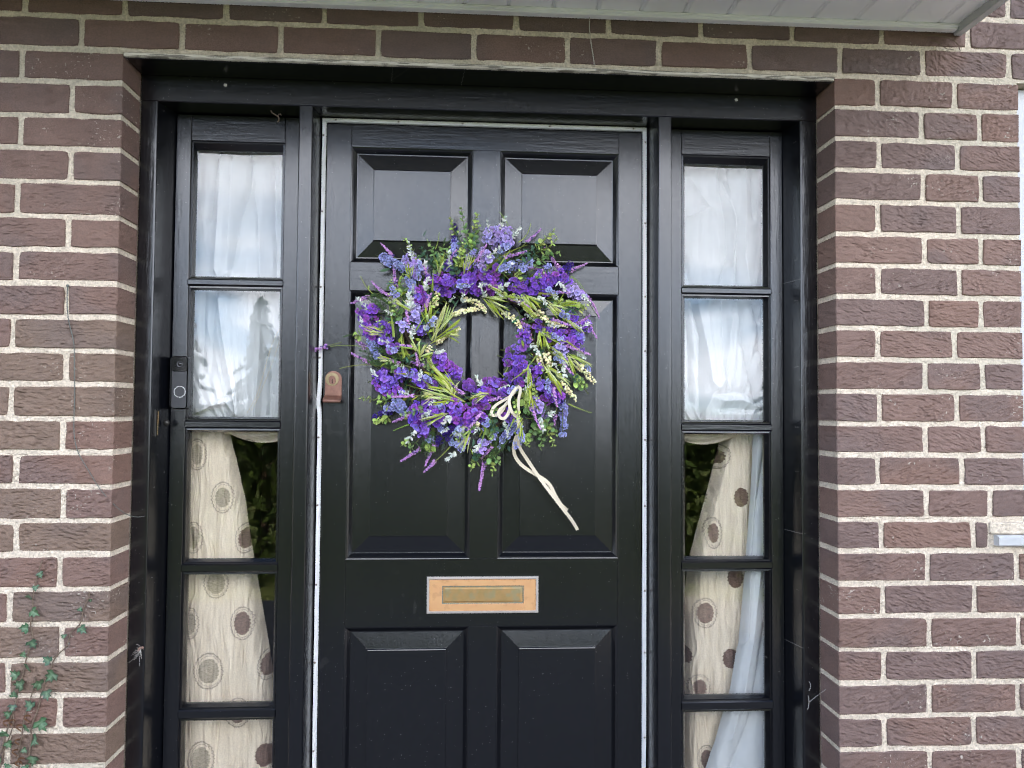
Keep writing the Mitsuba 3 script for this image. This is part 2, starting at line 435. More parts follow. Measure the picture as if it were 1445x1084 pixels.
kinds = [conifer(4.6, np.random.default_rng(20)), conifer(4.2, np.random.default_rng(21))]
for i, (x, y, s, tag) in enumerate([(-3.3, -13, 0.80, 'farthest to the west'), (-1.5, -11.5, 0.86, 'second from the west end'), (-0.15, -12.5, 0.92, 'with the broadest crown near the house axis'), (-2.35, -12.6, 1.0, 'tallest of the row'),
                                    (2.6, -11.8, 0.95, 'on its own past the gap in the row'), (4.6, -13, 0.74, 'low one near the east end'), (7.2, -13, 0.62, 'lowest at the east end'), (-5.6, -14, 1.05, 'standing apart beyond the west end')]):
    t = thing('conifer_tree', f'dark conifer behind the hedge, {tag}', 'conifer tree', 'conifers behind the hedge')
    tw = T().translate([x, y, GROUND]).rotate([0, 0, 1], 70 * i).scale(s)
    cr, tr = kinds[i % 2]
    put(t, 'crown', {**cr, 'to_world': tw})
    put(t, 'trunk', {**tr, 'to_world': tw})

# ---------------------------------------------------------------- hall behind the door
def shell(x0, x1, y0, y1, z0, z1):
    a = MB()
    a.add([[x0, y1, z0], [x1, y1, z0], [x1, y1, z1], [x0, y1, z1]], [[0, 1, 2, 3]])
    a.add([[x0, y0, z0], [x0, y1, z0], [x0, y1, z1], [x0, y0, z1]], [[0, 1, 2, 3]])
    a.add([[x1, y0, z0], [x1, y1, z0], [x1, y1, z1], [x1, y0, z1]], [[0, 3, 2, 1]])
    return a


put(None, 'hall_wall', shell(-0.6, 2.3, 0.26, 3.4, GROUND, 0.35).ply(HALL))
labels['hall_wall'] = {'kind': 'structure', 'label': 'dim walls of the hall behind the door', 'category': 'wall'}
put(None, 'hall_floor', ply(sheet(-0.6, 2.3, 0.24, 3.4, GROUND + 0.1), HALL))
labels['hall_floor'] = {'kind': 'structure', 'label': 'dim floor of the hall behind the door', 'category': 'floor'}
put(None, 'hall_ceiling', ply(sheet(-0.6, 2.3, 0.26, 3.4, 0.349), HALL))
labels['hall_ceiling'] = {'kind': 'structure', 'label': 'dim ceiling of the hall behind the door', 'category': 'ceiling'}

# ---------------------------------------------------------------- brick wall
W = 1.6425
BEDS = [0.0013, -0.0729, -0.1497, -0.2234, -0.2997, -0.3765, -0.451, -0.5257, -0.6002, -0.675, -0.7492, -0.8248, -0.899, -0.9744, -1.0492, -1.1227, -1.1976, -1.2731, -1.3499, -1.4261, -1.5024, -1.5781]
while BEDS[-1] > GROUND:
    BEDS.append(BEDS[-1] - 0.0755)
LP = [-0.22, -0.11, -0.218, -0.109, -0.221, -0.11, -0.22, -0.109, -0.222, -0.106, -0.221, -0.11, -0.208, -0.104, -0.203, -0.108, -0.211, -0.1, -0.21, -0.1, -0.207, -0.097]
RP = [(1.75, 1.941), (1.858, 2.001), (1.751, 1.946), (1.859, 2.002), (1.748, 1.946), (1.861, 2.0), (1.747, 1.946), (1.864, 1.999), (1.745, 1.932), (1.86, 2.001), (1.746, 1.936), (1.858, 2.0), (1.741, 1.946), (1.858, 2.015), (1.748, 1.972), (1.859, 2.078), (1.75, 1.973), (1.862, 2.08), (1.751, 1.969), (1.86, 2.076), (1.751, 1.967), (1.859, 2.077)]
T1 = [-0.093, 0.127, 0.346, 0.567, 0.786, 1.004, 1.22, 1.437, 1.658, 1.863, 2.079]
T2 = [-0.217, -0.0, 0.223, 0.444, 0.664, 0.884, 1.1, 1.32, 1.541, 1.761, 1.977]

JOINT = 0.0062
wall = thing('brick_wall', 'dark plum brown rustic brick wall with pale mortar around the black door', 'wall')
brick_id = 0


def brick_mesh(mb, x0, x1, z0, z1, hard=None, coarse=False, depth=0.09):
    """One brick: ragged outline on the face (kept straight on a hard corner side), a small chamfer, sides going back into the mortar."""
    global brick_id
    brick_id += 1
    r = np.random.default_rng(1000 + brick_id)
    z0 += r.normal(0, 0.0007)
    z1 += r.normal(0, 0.0007)
    step = 0.05 if coarse else 0.011
    amp = 0.0 if coarse else 0.0011
    nx, nz = max(2, int((x1 - x0) / step)), max(2, int((z1 - z0) / step))
    P = []
    for t in np.linspace(0, 1, nx, endpoint=False): P.append([x0 + (x1 - x0) * t, z0])
    for t in np.linspace(0, 1, nz, endpoint=False): P.append([x1, z0 + (z1 - z0) * t])
    for t in np.linspace(0, 1, nx, endpoint=False): P.append([x1 + (x0 - x1) * t, z1])
    for t in np.linspace(0, 1, nz, endpoint=False): P.append([x0, z1 + (z0 - z1) * t])
    P = np.array(P)
    if not coarse:
        d = r.normal(0, amp, P.shape)
        d = 0.5 * d + 0.25 * (np.roll(d, 1, 0) + np.roll(d, -1, 0))
        for cx, cz in ((x0, z0), (x1, z0), (x1, z1), (x0, z1)):          # rounded arrises at the corners
            k = np.argmin(np.hypot(P[:, 0] - cx, P[:, 1] - cz))
            on_hard = (hard == 'R' and cx == x1) or (hard == 'L' and cx == x0)
            if not on_hard:
                d[k] += (np.array([(x0 + x1) / 2, (z0 + z1) / 2]) - P[k]) / np.array([(x1 - x0) / 2, (z1 - z0) / 2]) * r.uniform(0.0004, 0.0022)
        if hard == 'R': d[np.abs(P[:, 0] - x1) < 1e-6, 0] = r.normal(0, 0.0004)
        if hard == 'L': d[np.abs(P[:, 0] - x0) < 1e-6, 0] = r.normal(0, 0.0004)
        P = P + d
    n = len(P)
    c = P.mean(0)
    tilt = r.normal(0, 0.0006, 2)
    yf = r.normal(0, 0.0008)
    ch = 0.0016
    q = (P - c)
    inner = c + q * (1 - ch / np.maximum(np.abs(q), 0.02))
    if hard == 'R': inner[:, 0] = np.where(np.abs(P[:, 0] - x1) < 0.002, x1 - 0.0012, inner[:, 0])
    if hard == 'L': inner[:, 0] = np.where(np.abs(P[:, 0] - x0) < 0.002, x0 + 0.0012, inner[:, 0])
    yy = lambda p: yf + tilt[0] * (p[:, 0] - c[0]) / 0.1 + tilt[1] * (p[:, 1] - c[1]) / 0.03
    tone = TONE(x0, z0, r)
    uo, vo = 0.5 * (brick_id % 97), 8.0 * tone
    ring = lambda p, y: np.column_stack([p[:, 0], y, p[:, 1]])
    uvs = lambda v: np.column_stack([uo + v[:, 0] + v[:, 1], vo + v[:, 2]])
    face = np.vstack([ring(inner, yy(inner)), [[c[0], yf, c[1]]]])
    i = np.arange(n)
    mb.add(face, np.column_stack([i, (i + 1) % n, np.full(n, n)]), uv=uvs(face))
    cham = np.vstack([ring(inner, yy(inner)), ring(P, yy(P) + ch)])
    mb.add(cham, np.column_stack([i, i + n, (i + 1) % n + n, (i + 1) % n]), uv=uvs(cham))
    side = np.vstack([ring(P, yy(P) + ch), ring(P, np.full(n, depth))])
    mb.add(side, np.column_stack([i, i + n, (i + 1) % n + n, (i + 1) % n]), uv=uvs(side))


def TONE(x, z, r):
    """Which clay this brick was burnt to: more of the brown ones low on the left, more of the grey ones on the right."""
    u = r.random()
    if x < 0 and z < -0.65:
        return [3, 3, 4, 0, 3, 2][int(u * 6)]
    if x < 0:
        return [0, 0, 4, 1, 0, 2][int(u * 6)]
    if z > -0.05:
        return [1, 0, 0, 1, 5][int(u * 5)]
    return [0, 1, 4, 0, 1, 2, 4][int(u * 7)]


def brick(x0, x1, z0, z1, hard=None, depth=0.09):
    mb = MB()
    brick_mesh(mb, x0, x1, z0, z1, hard, depth=depth)
    put(wall, 'brick', mb.ply(BRICK, uv=True))


field = MB()
J = JOINT
for k in range(len(BEDS) - 1):
    z1, z0 = BEDS[k] - J, BEDS[k + 1] + J
    seen = k <= 22
    # left of the door
    a = LP[k] if k < 22 else LP[20 + k % 2]
    xs = [0.0, a]
    x = a
    while x > -1.9:
        x -= 0.222
        xs.append(x)
    for i in range(len(xs) - 1):
        b0, b1 = xs[i + 1] + J, xs[i] - (J if i else 0)
        if seen and b1 > -0.34: brick(b0, b1, z0, z1, 'R' if i == 0 else None)
        else: brick_mesh(field, b0, b1, z0, z1, None, True)
    # right of the door, up to the white window
    p, q = RP[k] if k < 22 else RP[20 + k % 2]
    stop = 2.1 if (0 >= z1 > -1.06) else 3.6
    if k == 14: stop = 2.006
    xs = [W, p, q]
    while xs[-1] < stop - 0.30:
        xs.append(xs[-1] + 0.222)
    xs.append(stop)
    for i in range(len(xs) - 1):
        b0, b1 = xs[i] + (J if i else 0), xs[i + 1] - (J if xs[i + 1] != stop else 0)
        if b1 - b0 < 0.015: continue
        hard = 'L' if i == 0 else ('R' if stop == 2.1 and xs[i + 1] == stop else None)
        if seen and b0 < 2.3: brick(b0, b1, z0, z1, hard)
        else: brick_mesh(field, b0, b1, z0, z1, None, True)
# above the door
tops = [0.0013 + 0.0755 * j for j in range(44)]
for j in range(42):
    z0, z1 = tops[j] + J, tops[j + 1] - J
    xs = list(T1 if j % 2 == 0 else T2)
    while xs[0] > -1.9: xs.insert(0, xs[0] - 0.22)
    while xs[-1] < 3.5: xs.append(xs[-1] + 0.216)
    for a, b in zip(xs[:-1], xs[1:]):
        if j < 4 and b > -0.34 and a < 2.25 and (j < 2 or a > 1.75): brick(a + J, b - J, z0 + (0.002 if j == 0 else 0), z1)
        else: brick_mesh(field, a + J, b - J, z0, z1, None, True)
put(wall, 'brickwork_beyond', field.ply(BRICK, uv=True), kind='stuff')
mb = MB()
ym = 0.0030
mb.box(-2.1, -0.0028, ym, 0.24, GROUND - 0.02, 0.0)
mb.box(W + 0.0028, 2.0972, ym, 0.24, GROUND - 0.02, 0.0)
mb.box(2.0972, 3.6, ym, 0.24, GROUND - 0.02, -1.083)
mb.box(3.35, 3.6, ym, 0.24, -1.083, 0.0)
mb.box(-2.1, 3.6, ym, 0.24, 0.0, 3.25)
put(wall, 'mortar', mb.ply(MORTAR), 'pale gritty cream mortar joints')
mb = MB()
n = 160
xs = np.linspace(0.001, W - 0.001, n)
up = -0.0006 - 0.0004 * meshkit.noise(np.column_stack([xs * 30, xs * 0, xs * 0]), 2)
lo = -0.0115 - 0.0006 * meshkit.noise(np.column_stack([xs * 45, xs * 0, xs * 0]), 3)
yf = -0.0015 - 0.0010 * meshkit.noise(np.column_stack([xs * 25, xs * 0, xs * 0]), 4)
v = np.concatenate([np.column_stack([xs, yf + 0.004, up]), np.column_stack([xs, yf, up * 0.5 + lo * 0.5 + 0.002]), np.column_stack([xs, yf + 0.0005, lo]), np.column_stack([xs, np.full(n, 0.02), lo])])
i = np.arange(n - 1)
mb.add(v, np.vstack([np.column_stack([i + n * k, i + 1 + n * k, i + 1 + n * (k + 1), i + n * (k + 1)]) for k in range(3)]))
put(wall, 'lintel_edge', mb.ply(LINTEL, smooth=True), 'stained pale edge of the lintel over the opening')
mb = MB()
for (x0, x1, z0, z1) in ((2.012, 2.0972, -1.0835, -1.0555), (2.0972, 2.14, -1.0835, -1.0600)):
    h = trimesh.creation.box((x1 - x0, 0.05, z1 - z0))
    for _ in range(3): h = h.subdivide()
    vv = h.vertices + [(x0 + x1) / 2, 0.0225, (z0 + z1) / 2]
    vv = vv + 0.0035 * (meshkit.fbm(vv * 90, 3, 3)[:, None] - 0.5) * [0.6, 1.6, 0.6]
    mb.add(vv, h.faces)
put(wall, 'mortar_patch', mb.ply(MORTAR, smooth=True), 'lump of mortar bedding the white window sill')

# ---------------------------------------------------------------- porch canopy with its plastic soffit
can = thing('porch_canopy', 'porch canopy with a pale plastic boarded soffit over the door', 'canopy')
xs0, zs, ydeep = 0.7586 - 0.1022 * 17, 0.127, -0.62
CE = 1.9378
for k in range(30):
    x0, x1 = xs0 + 0.1022 * k, min(xs0 + 0.1022 * (k + 1), CE)
    if x1 - x0 < 0.01: break
    pr = [(x0, zs), (x0, zs + 0.0026), (x0 + 0.007, zs + 0.0026), (x0 + 0.012, zs), (x1 - 0.0012, zs), (x1, zs + 0.002), (x1, zs + 0.008), (x0, zs + 0.008)]
    v = [[a, y, b] for y in (-0.018, ydeep) for a, b in pr]
    m = len(pr)
    f = [[i, (i + 1) % m, (i + 1) % m + m, i + m] for i in range(m)]
    b_ = MB()
    b_.add(v, f)
    put(can, 'soffit_board', b_.ply(SOFFIT))
b_ = MB()
b_.box(-1.1, CE, -0.020, -0.0005, 0.1150, 0.1270, 0.0015)
b_.box(-1.1, CE, -0.0245, -0.0200, 0.1195, 0.1262, 0.001)
put(can, 'edge_trim', b_.ply(SOFFIT))
b_ = MB()
b_.box(CE, CE + 0.020, ydeep, -0.001, 0.1080, 0.285, 0.0015)
put(can, 'barge_board', b_.ply(UPVC))
b_ = MB()
b_.box(-1.1, CE, ydeep - 0.018, ydeep, 0.1080, 0.285, 0.0015)
put(can, 'fascia', b_.ply(UPVC))
b_ = MB()
b_.add([[-1.15, ydeep - 0.05, 0.29], [CE + 0.05, ydeep - 0.05, 0.29], [CE + 0.05, 0.0, 0.62], [-1.15, 0.0, 0.62], [-1.15, ydeep - 0.05, 0.31], [CE + 0.05, ydeep - 0.05, 0.31], [CE + 0.05, 0.0, 0.64], [-1.15, 0.0, 0.64]],
       [[0, 3, 2, 1], [4, 5, 6, 7], [0, 1, 5, 4], [1, 2, 6, 5], [2, 3, 7, 6], [3, 0, 4, 7]])
put(can, 'roof', b_.ply(ROOF))

# ---------------------------------------------------------------- white window at the right edge
win = thing('plastic_window', 'white plastic window just showing beyond the right end of the bricks', 'window')
b_ = MB()
b_.box(2.1000, 2.165, 0.03, 0.10, -1.0550, -0.002, 0.003)
b_.box(3.285, 3.349, 0.03, 0.10, -1.0550, -0.002, 0.003)
b_.box(2.165, 3.285, 0.03, 0.10, -0.067, -0.002, 0.003)
b_.box(2.165, 3.285, 0.03, 0.10, -1.0550, -0.990, 0.003)
put(win, 'frame', b_.ply(UPVC))
b_ = MB()
h = [(-0.012, -1.1100), (-0.0155, -1.107), (-0.0155, -1.089), (-0.012, -1.0855), (0.03, -1.0842), (0.03, -1.1100)]
v = [[x, y, z] for x in (2.0230, 3.35) for y, z in h]
m = len(h)
f = [[i, (i + 1) % m, (i + 1) % m + m, i + m] for i in range(m)]
b_.add(v, f)
b_.add(v[:m], [[0, 1, k + 1] for k in range(1, 2)] + [[0, k, k + 1] for k in range(2, m - 1)])
put(win, 'sill', b_.ply(UPVC), 'end of the white window sill')
put(win, 'pane', ply(([[2.165, 0.07, -0.99], [3.285, 0.07, -0.99], [3.285, 0.07, -0.067], [2.165, 0.07, -0.067]], [[0, 1, 2, 3]]), GLASS))
b_ = MB()
b_.box(2.102, 3.348, 0.24, 0.25, -1.08, -0.001)
put(win, 'blind', b_.ply(HALL))

# ---------------------------------------------------------------- door frame
FY, SY, DY = 0.09, 0.16, 0.165
fr = thing('door_frame', 'black painted timber door frame filling the brick opening', 'door frame')


def bar(parent, name, x0, x1, y0, y1, z0, z1, m, ch=0.0012, label=None):
    b = MB()
    b.box(x0, x1, y0, y1, z0, z1, ch)
    return put(parent, name, b.ply(m), label)


bar(fr, 'lintel_lining', 0.002, W - 0.002, 0.004, 0.0885, -0.0125, -0.0035, PAINT_H)
bar(fr, 'head', 0.0005, W - 0.0005, FY, 0.24, -0.0740, -0.0005, PAINT_H, 0.002)


def post(name, left, right):
    """An upright of the frame: front face at FY between left[0] and right[0], its cheeks running back to left[1] and right[1] at the glass line, arrises rounded."""
    r = 0.0042
    pts = []
    for (c, b, sgn) in ((left[0], left[1], 1), (right[0], right[1], -1)):
        arc = [(c + sgn * r * (1 - math.cos(t)), FY + 0.0006 + r * (1 - math.sin(t))) for t in np.linspace(0, math.pi / 2, 5)]
        pts += [(b, 0.24), (b + 0.0 * sgn, 0.178)] + arc if sgn == 1 else arc[::-1] + [(b, 0.178), (b, 0.24)]
    zz = (GROUND + 0.08, -0.0742)
    v = [[x, y, z] for z in zz for x, y in pts]
    m = len(pts)
    b = MB()
    b.add(v, [[i, (i + 1) % m, (i + 1) % m + m, i + m] for i in range(m)])
    t = trimesh.Trimesh(np.vstack(b.v), np.vstack(b.f), process=False)
    put(fr, name, ply(t, PAINT_V, 40))


post('jamb', (0.0005, 0.0005), (0.0400, 0.0600))
post('jamb', (1.5990, 1.5810), (W - 0.0005, W - 0.0005))
post('mullion', (0.3690, 0.3690), (0.4020, 0.4108))
post('mullion', (1.2415, 1.2302), (1.2755, 1.2755))
bar(fr, 'sill', 0.0005, W - 0.0005, 0.03, 0.24, GROUND - 0.01, GROUND + 0.078, PAINT_H)
b_ = MB()
for (x, z) in ((0.196, -0.0305), (1.438, -0.0115 - 0.014)):
    h = trimesh.creation.icosphere(1, 0.0042)
    b_.add(h.vertices * [1, 0.5, 1] + [x, FY - 0.0005, z], h.faces)
put(fr, 'screw_head', b_.ply(PEWTER), 'two pale screw heads in the black head beam')
# the white draught strip
ws = []
b_ = MB()
zz = np.linspace(-0.0770, GROUND + 0.1, 60)
for (xa, xb, nm) in ((0.4110, 0.4205, 'left'), (1.2195, 1.2300, 'right')):
    b_ = MB()
    ed = 0.0006 * (meshkit.noise(np.column_stack([zz * 9, zz * 0 + xa, zz * 0]), 6) - 0.5)
    kink = 0.0045 * np.exp(-((zz + 0.775) / 0.022) ** 2) if nm == 'left' else 0 * zz
    y = 0.1565 + 0 * zz
    v = np.concatenate([np.column_stack([np.full(60, xa) + ed - kink, y + 0.006, zz]), np.column_stack([np.full(60, xa + 0.001) + ed - kink, y, zz]), np.column_stack([np.full(60, xb - 0.0008) + ed - kink * 0.7, y, zz]), np.column_stack([np.full(60, xb) + ed - kink * 0.7, y + 0.010, zz])])
    i = np.arange(59)
    b_.add(v, np.vstack([np.column_stack([i + 60 * k, i + 1 + 60 * k, i + 1 + 60 * (k + 1), i + 60 * (k + 1)]) for k in range(3)]))
    put(fr, 'draught_strip', b_.ply(WHITE_STRIP), f'white draught strip down the {nm} edge of the door')
bar(fr, 'draught_strip', 0.4115, 1.2295, 0.1560, 0.166, -0.0850, -0.0758, WHITE_STRIP, 0.001, 'white draught strip across the top of the door')
b_ = MB()
def pin(x, z):
    h = trimesh.creation.icosphere(1, 0.0026)
    b_.add(h.vertices * [1, 0.5, 1] + [x, 0.1562, z], h.faces)
for z in np.arange(-0.12, -2.0, -0.185): pin(0.4148, z + rng.normal(0, 0.02)); pin(1.2255, z + rng.normal(0, 0.02))
for x in (0.445, 0.60, 0.76, 0.98, 1.195): pin(x, -0.0805)
put(fr, 'strip_pin', b_.ply(TWIG))

# ---------------------------------------------------------------- sidelights
PT = [-0.159, -0.5085, -0.8575, -1.2060, -1.5560]
PB = [-0.4740, -0.8210, -1.1680, -1.5160, -1.8700]


def rings(mb, rects):
    """Rectangular rings (x0, x1, z0, z1, y), each joined to the next; mitred at the corners."""
    vs = []
    for (x0, x1, z0, z1, y) in rects:
        vs.append([[x0, y, z0], [x1, y, z0], [x1, y, z1], [x0, y, z1]])
    for a, b in zip(vs[:-1], vs[1:]):
        for i in range(4):
            j = (i + 1) % 4
            mb.add([a[i], a[j], b[j], b[i]], [[0, 1, 2, 3]])
    return vs


def sidelight(label, xl, xr, ol, orr, gl, gr):
    s = thing('sidelight', label, 'sidelight window')
    zt, zb = -0.0760, GROUND + 0.085
    bar(s, 'stile', xl, ol, SY, 0.20, zb, zt, PAINT_V)
    bar(s, 'stile', orr, xr, SY, 0.20, zb, zt, PAINT_V)
    e = 0.009
    bar(s, 'top_rail', ol + 0.0002, orr - 0.0002, SY + 0.0004, 0.20, PT[0] + e + 0.009, zt - 0.0002, PAINT_H)
    bar(s, 'bottom_rail', ol + 0.0002, orr - 0.0002, SY + 0.0004, 0.20, zb, PB[-1] - e, PAINT_H)
    for k in range(4):
        bar(s, 'glazing_bar', ol - 0.003, orr + 0.003, SY - 0.0022, 0.186, PT[k + 1] + e, PB[k] - e, PAINT_H, 0.003)
    for k in range(5):
        top = PT[k] + e + (0.009 if k == 0 else 0)
        b = MB()
        o = (ol, orr, PB[k] - e, top)
        rings(b, [(o[0], o[1], o[2], o[3], SY + 0.0006), (o[0] + 0.0015, o[1] - 0.0015, o[2] + 0.0015, o[3] - 0.0015, SY + 0.004), (o[0] + 0.005, o[1] - 0.005, o[2] + 0.004, o[3] - 0.005, SY + 0.0036),
                  (gl, gr, PB[k], PT[k], 0.1775), (gl - 0.0002, gr + 0.0002, PB[k] - 0.0002, PT[k] + 0.0002, 0.186)])
        put(s, 'bead', b.ply(PAINT_H))
        wv = MB()
        n = 9
        gx, gz = np.meshgrid(np.linspace(gl - 0.002, gr + 0.002, n), np.linspace(PB[k] - 0.002, PT[k] + 0.002, n))
        i, j = np.meshgrid(np.arange(n - 1), np.arange(n - 1))
        a = (j * n + i).ravel()
        y = 0.1785 + 0.0005 * meshkit.noise(np.column_stack([gx.ravel() * 9, gz.ravel() * 9, gx.ravel() * 0 + k]), 8)
        wv.add(np.column_stack([gx.ravel(), y, gz.ravel()]), np.column_stack([a, a + 1, a + n + 1, a + n]))
        put(s, 'pane', wv.ply(GLASS, smooth=True))
    return s


sidelight('black framed sidelight of five panes beside the doorbell', 0.0580, 0.3688, 0.0935, 0.3208, 0.1015, 0.3105)
sidelight('black framed sidelight of five panes on the side away from the doorbell', 1.2757, 1.5840, 1.3206, 1.5522, 1.3330, 1.5400)

# ---------------------------------------------------------------- the door
door = thing('front_door', 'black painted six panel front door with a copper letter plate', 'door')
DX0, DX1, DB = 0.4225, 1.2185, -2.045
C1, C2 = (0.4835, 0.7870), (0.8562, 1.1590)
ROWS = [(-0.4340, -0.1440), (-1.1690, -0.5045), (-1.9500, -1.3350)]
bar(door, 'stile', DX0, C1[0], DY, 0.208, DB, -0.0865, PAINT_V, 0.0008)
bar(door, 'stile', C2[1], DX1, DY, 0.208, DB, -0.0865, PAINT_V, 0.0008)
for z0, z1 in ((-0.1440, -0.0865), (-0.5045, -0.4340), (-1.3350, -1.1690), (DB, -1.9500)):
    bar(door, 'rail', C1[0] + 0.0002, C2[1] - 0.0002, DY + 0.0002, 0.208, z0, z1, PAINT_H, 0.0006)
for z0, z1 in ROWS:
    bar(door, 'muntin', C1[1], C2[0], DY, 0.208, z0 + 0.0001, z1 - 0.0001, PAINT_V, 0.0008)
for z0, z1 in ROWS:
    for x0, x1 in (C1, C2):
        b = MB()
        rc = lambda t, y: (x0 + t, x1 - t, z0 + t, z1 - t, DY + y)
        vs = rings(b, [rc(-0.0008, 0.0004), rc(0.002, 0.0015), rc(0.0055, 0.0045), rc(0.0095, 0.0095), rc(0.0125, 0.0135), rc(0.0150, 0.0138), rc(0.0525, 0.0072), rc(0.0545, 0.0068), rc(0.0552, 0.0025), rc(0.0570, 0.0018)])
        b.add(vs[-1], [[0, 1, 2, 3]])
        put(door, 'panel', b.ply(PAINT_V))
# letter plate (> rim, flap)
LX0, LX1, LZ0, LZ1 = 0.6828, 0.9590, -1.3020, -1.2120
b = MB()
rc = lambda t, y: (LX0 + t, LX1 - t, LZ0 + t, LZ1 - t, DY - y)
fx = (0.7206, 0.9222, -1.2785, -1.2350)
rings(b, [rc(0.0065, 0.0045), rc(0.0072, 0.0040), (fx[0] - 0.001, fx[1] + 0.001, fx[2] - 0.001, fx[3] + 0.001, DY - 0.0040), (fx[0], fx[1], fx[2], fx[3], DY - 0.0030), (fx[0], fx[1], fx[2], fx[3], DY + 0.001)])
lp = put(door, 'letter_plate', b.ply(COPPER), 'copper letter plate with a pale beaded rim')
b = MB()
rings(b, [rc(0.0, 0.0), rc(0.0, 0.0035), rc(0.0012, 0.0052), rc(0.0050, 0.0056), rc(0.0064, 0.0040)])
for t in np.linspace(0, 1, 92):
    for z in (LZ0 + 0.0035, LZ1 - 0.0035):
        b.box(LX0 + 0.004 + t * (LX1 - LX0 - 0.010), LX0 + 0.0058 + t * (LX1 - LX0 - 0.010), DY - 0.0066, DY - 0.005, z - 0.0016, z + 0.0016)
for t in np.linspace(0, 1, 30):
    for x in (LX0 + 0.0035, LX1 - 0.0035):
        b.box(x - 0.0016, x + 0.0016, DY - 0.0066, DY - 0.005, LZ0 + 0.005 + t * (LZ1 - LZ0 - 0.012), LZ0 + 0.0068 + t * (LZ1 - LZ0 - 0.012))
put(lp, 'rim', b.ply(PEWTER))
b = MB()
b.box(fx[0] + 0.0022, fx[1] - 0.0022, DY - 0.0022, DY + 0.001, fx[2] + 0.0022, fx[3] - 0.0022)
rings(b, [(fx[0] + 0.004, fx[1] - 0.004, fx[2] + 0.004, fx[3] - 0.004, DY - 0.0022), (fx[0] + 0.008, fx[1] - 0.008, fx[2] + 0.007, fx[3] - 0.007, DY - 0.0042)])
b.add([[fx[0] + 0.008, DY - 0.0042, fx[2] + 0.007], [fx[1] - 0.008, DY - 0.0042, fx[2] + 0.007], [fx[1] - 0.008, DY - 0.0042, fx[3] - 0.007], [fx[0] + 0.008, DY - 0.0042, fx[3] - 0.007]], [[0, 1, 2, 3]])
put(lp, 'flap', b.ply(BRASS), 'dull brass flap of the letter plate')
b = MB()
rings(b, [(fx[0], fx[1], fx[2], fx[3], DY - 0.0012), (fx[0] + 0.0022, fx[1] - 0.0022, fx[2] + 0.0022, fx[3] - 0.0022, DY - 0.0008)])
put(lp, 'gap', b.ply(VERDIGRIS))
# cylinder lock with pull (> face, keyhole, pull lip)
b = MB()
cx, cz, hw = 0.4478, -0.7265, 0.0205
arc = [(cx + hw * math.cos(a), cz + hw * math.sin(a)) for a in np.linspace(0, math.pi, 20)]
pts = arc + [(cx - hw, -0.7700), (cx + hw, -0.7700)]
import shapely
pl = shapely.Polygon(pts)
for y, g in ((DY - 0.0030, pl), (DY - 0.0040, pl.buffer(-0.0008))):
    e = trimesh.creation.extrude_polygon(g, 0.003)
    vv = e.vertices
    b.add(np.column_stack([vv[:, 0], y + vv[:, 2], vv[:, 1]]), e.faces[:, ::-1])
lk = put(door, 'lock', b.ply(AGED), 'aged copper cylinder lock with a pull lip')
b = MB()
prof = [(0.0035, -0.7660), (0.0052, -0.7680), (0.0095, -0.7702), (0.0165, -0.7722), (0.0215, -0.7760), (0.0232, -0.7810), (0.0220, -0.7838), (0.0180, -0.7842), (0.0140, -0.7800), (0.0080, -0.7770), (0.0, -0.7765)]
v = [[x, DY - y, z] for x in (cx - hw - 0.001, cx + hw) for y, z in prof]
m = len(prof)
b.add(v, [[i, (i + 1) % m, (i + 1) % m + m, i + m] for i in range(m)])
for o in (0, m):
    pp = trimesh.creation.triangulate_polygon(shapely.Polygon([(p[1], p[2]) for p in v[:m]]), engine='earcut')
    b.add([[v[o][0], q[0], q[1]] for q in pp[0]], pp[1])
put(lk, 'pull_lip', b.ply(AGED, smooth=35))


def disc(b, x, z, r0, y, n=28, r1=None, y1=None):
    a = np.arange(n) * 2 * math.pi / n
    o = np.column_stack([x + r0 * np.cos(a), np.full(n, y), z + r0 * np.sin(a)])
    if r1 is None:
        b.add(np.vstack([o, [[x, y, z]]]), [[i, (i + 1) % n, n] for i in range(n)])
    else:
        q = np.column_stack([x + r1 * np.cos(a), np.full(n, y1), z + r1 * np.sin(a)])
        b.add(np.vstack([o, q]), [[i, (i + 1) % n, (i + 1) % n + n, i + n] for i in range(n)])


b = MB()
disc(b, 0.4450, -0.7265, 0.0165, DY - 0.0041, r1=0.0162, y1=DY - 0.0052)
disc(b, 0.4450, -0.7265, 0.0162, DY - 0.0052, r1=0.0085, y1=DY - 0.0056)
put(lk, 'face_ring', b.ply(OLD_BRASS))
b = MB()
disc(b, 0.4458, -0.7310, 0.0082, DY - 0.0058, r1=0.0078, y1=DY - 0.0072)
disc(b, 0.4458, -0.7310, 0.0078, DY - 0.0072)
put(lk, 'cylinder', b.ply(AGED))
b = MB()
b.box(0.4452, 0.4466, DY - 0.0078, DY - 0.0071, -0.7368, -0.7268)
b.box(0.4446, 0.4472, DY - 0.0078, DY - 0.0071, -0.7362, -0.7340)
b.box(0.4447, 0.4471, DY - 0.0078, DY - 0.0071, -0.7310, -0.7292)
put(lk, 'keyhole', b.ply(DARK))

# ---------------------------------------------------------------- doorbell on the left sash
bell = thing('video_doorbell', 'slim black video doorbell with a lens and a round button on the left sidelight', 'doorbell')


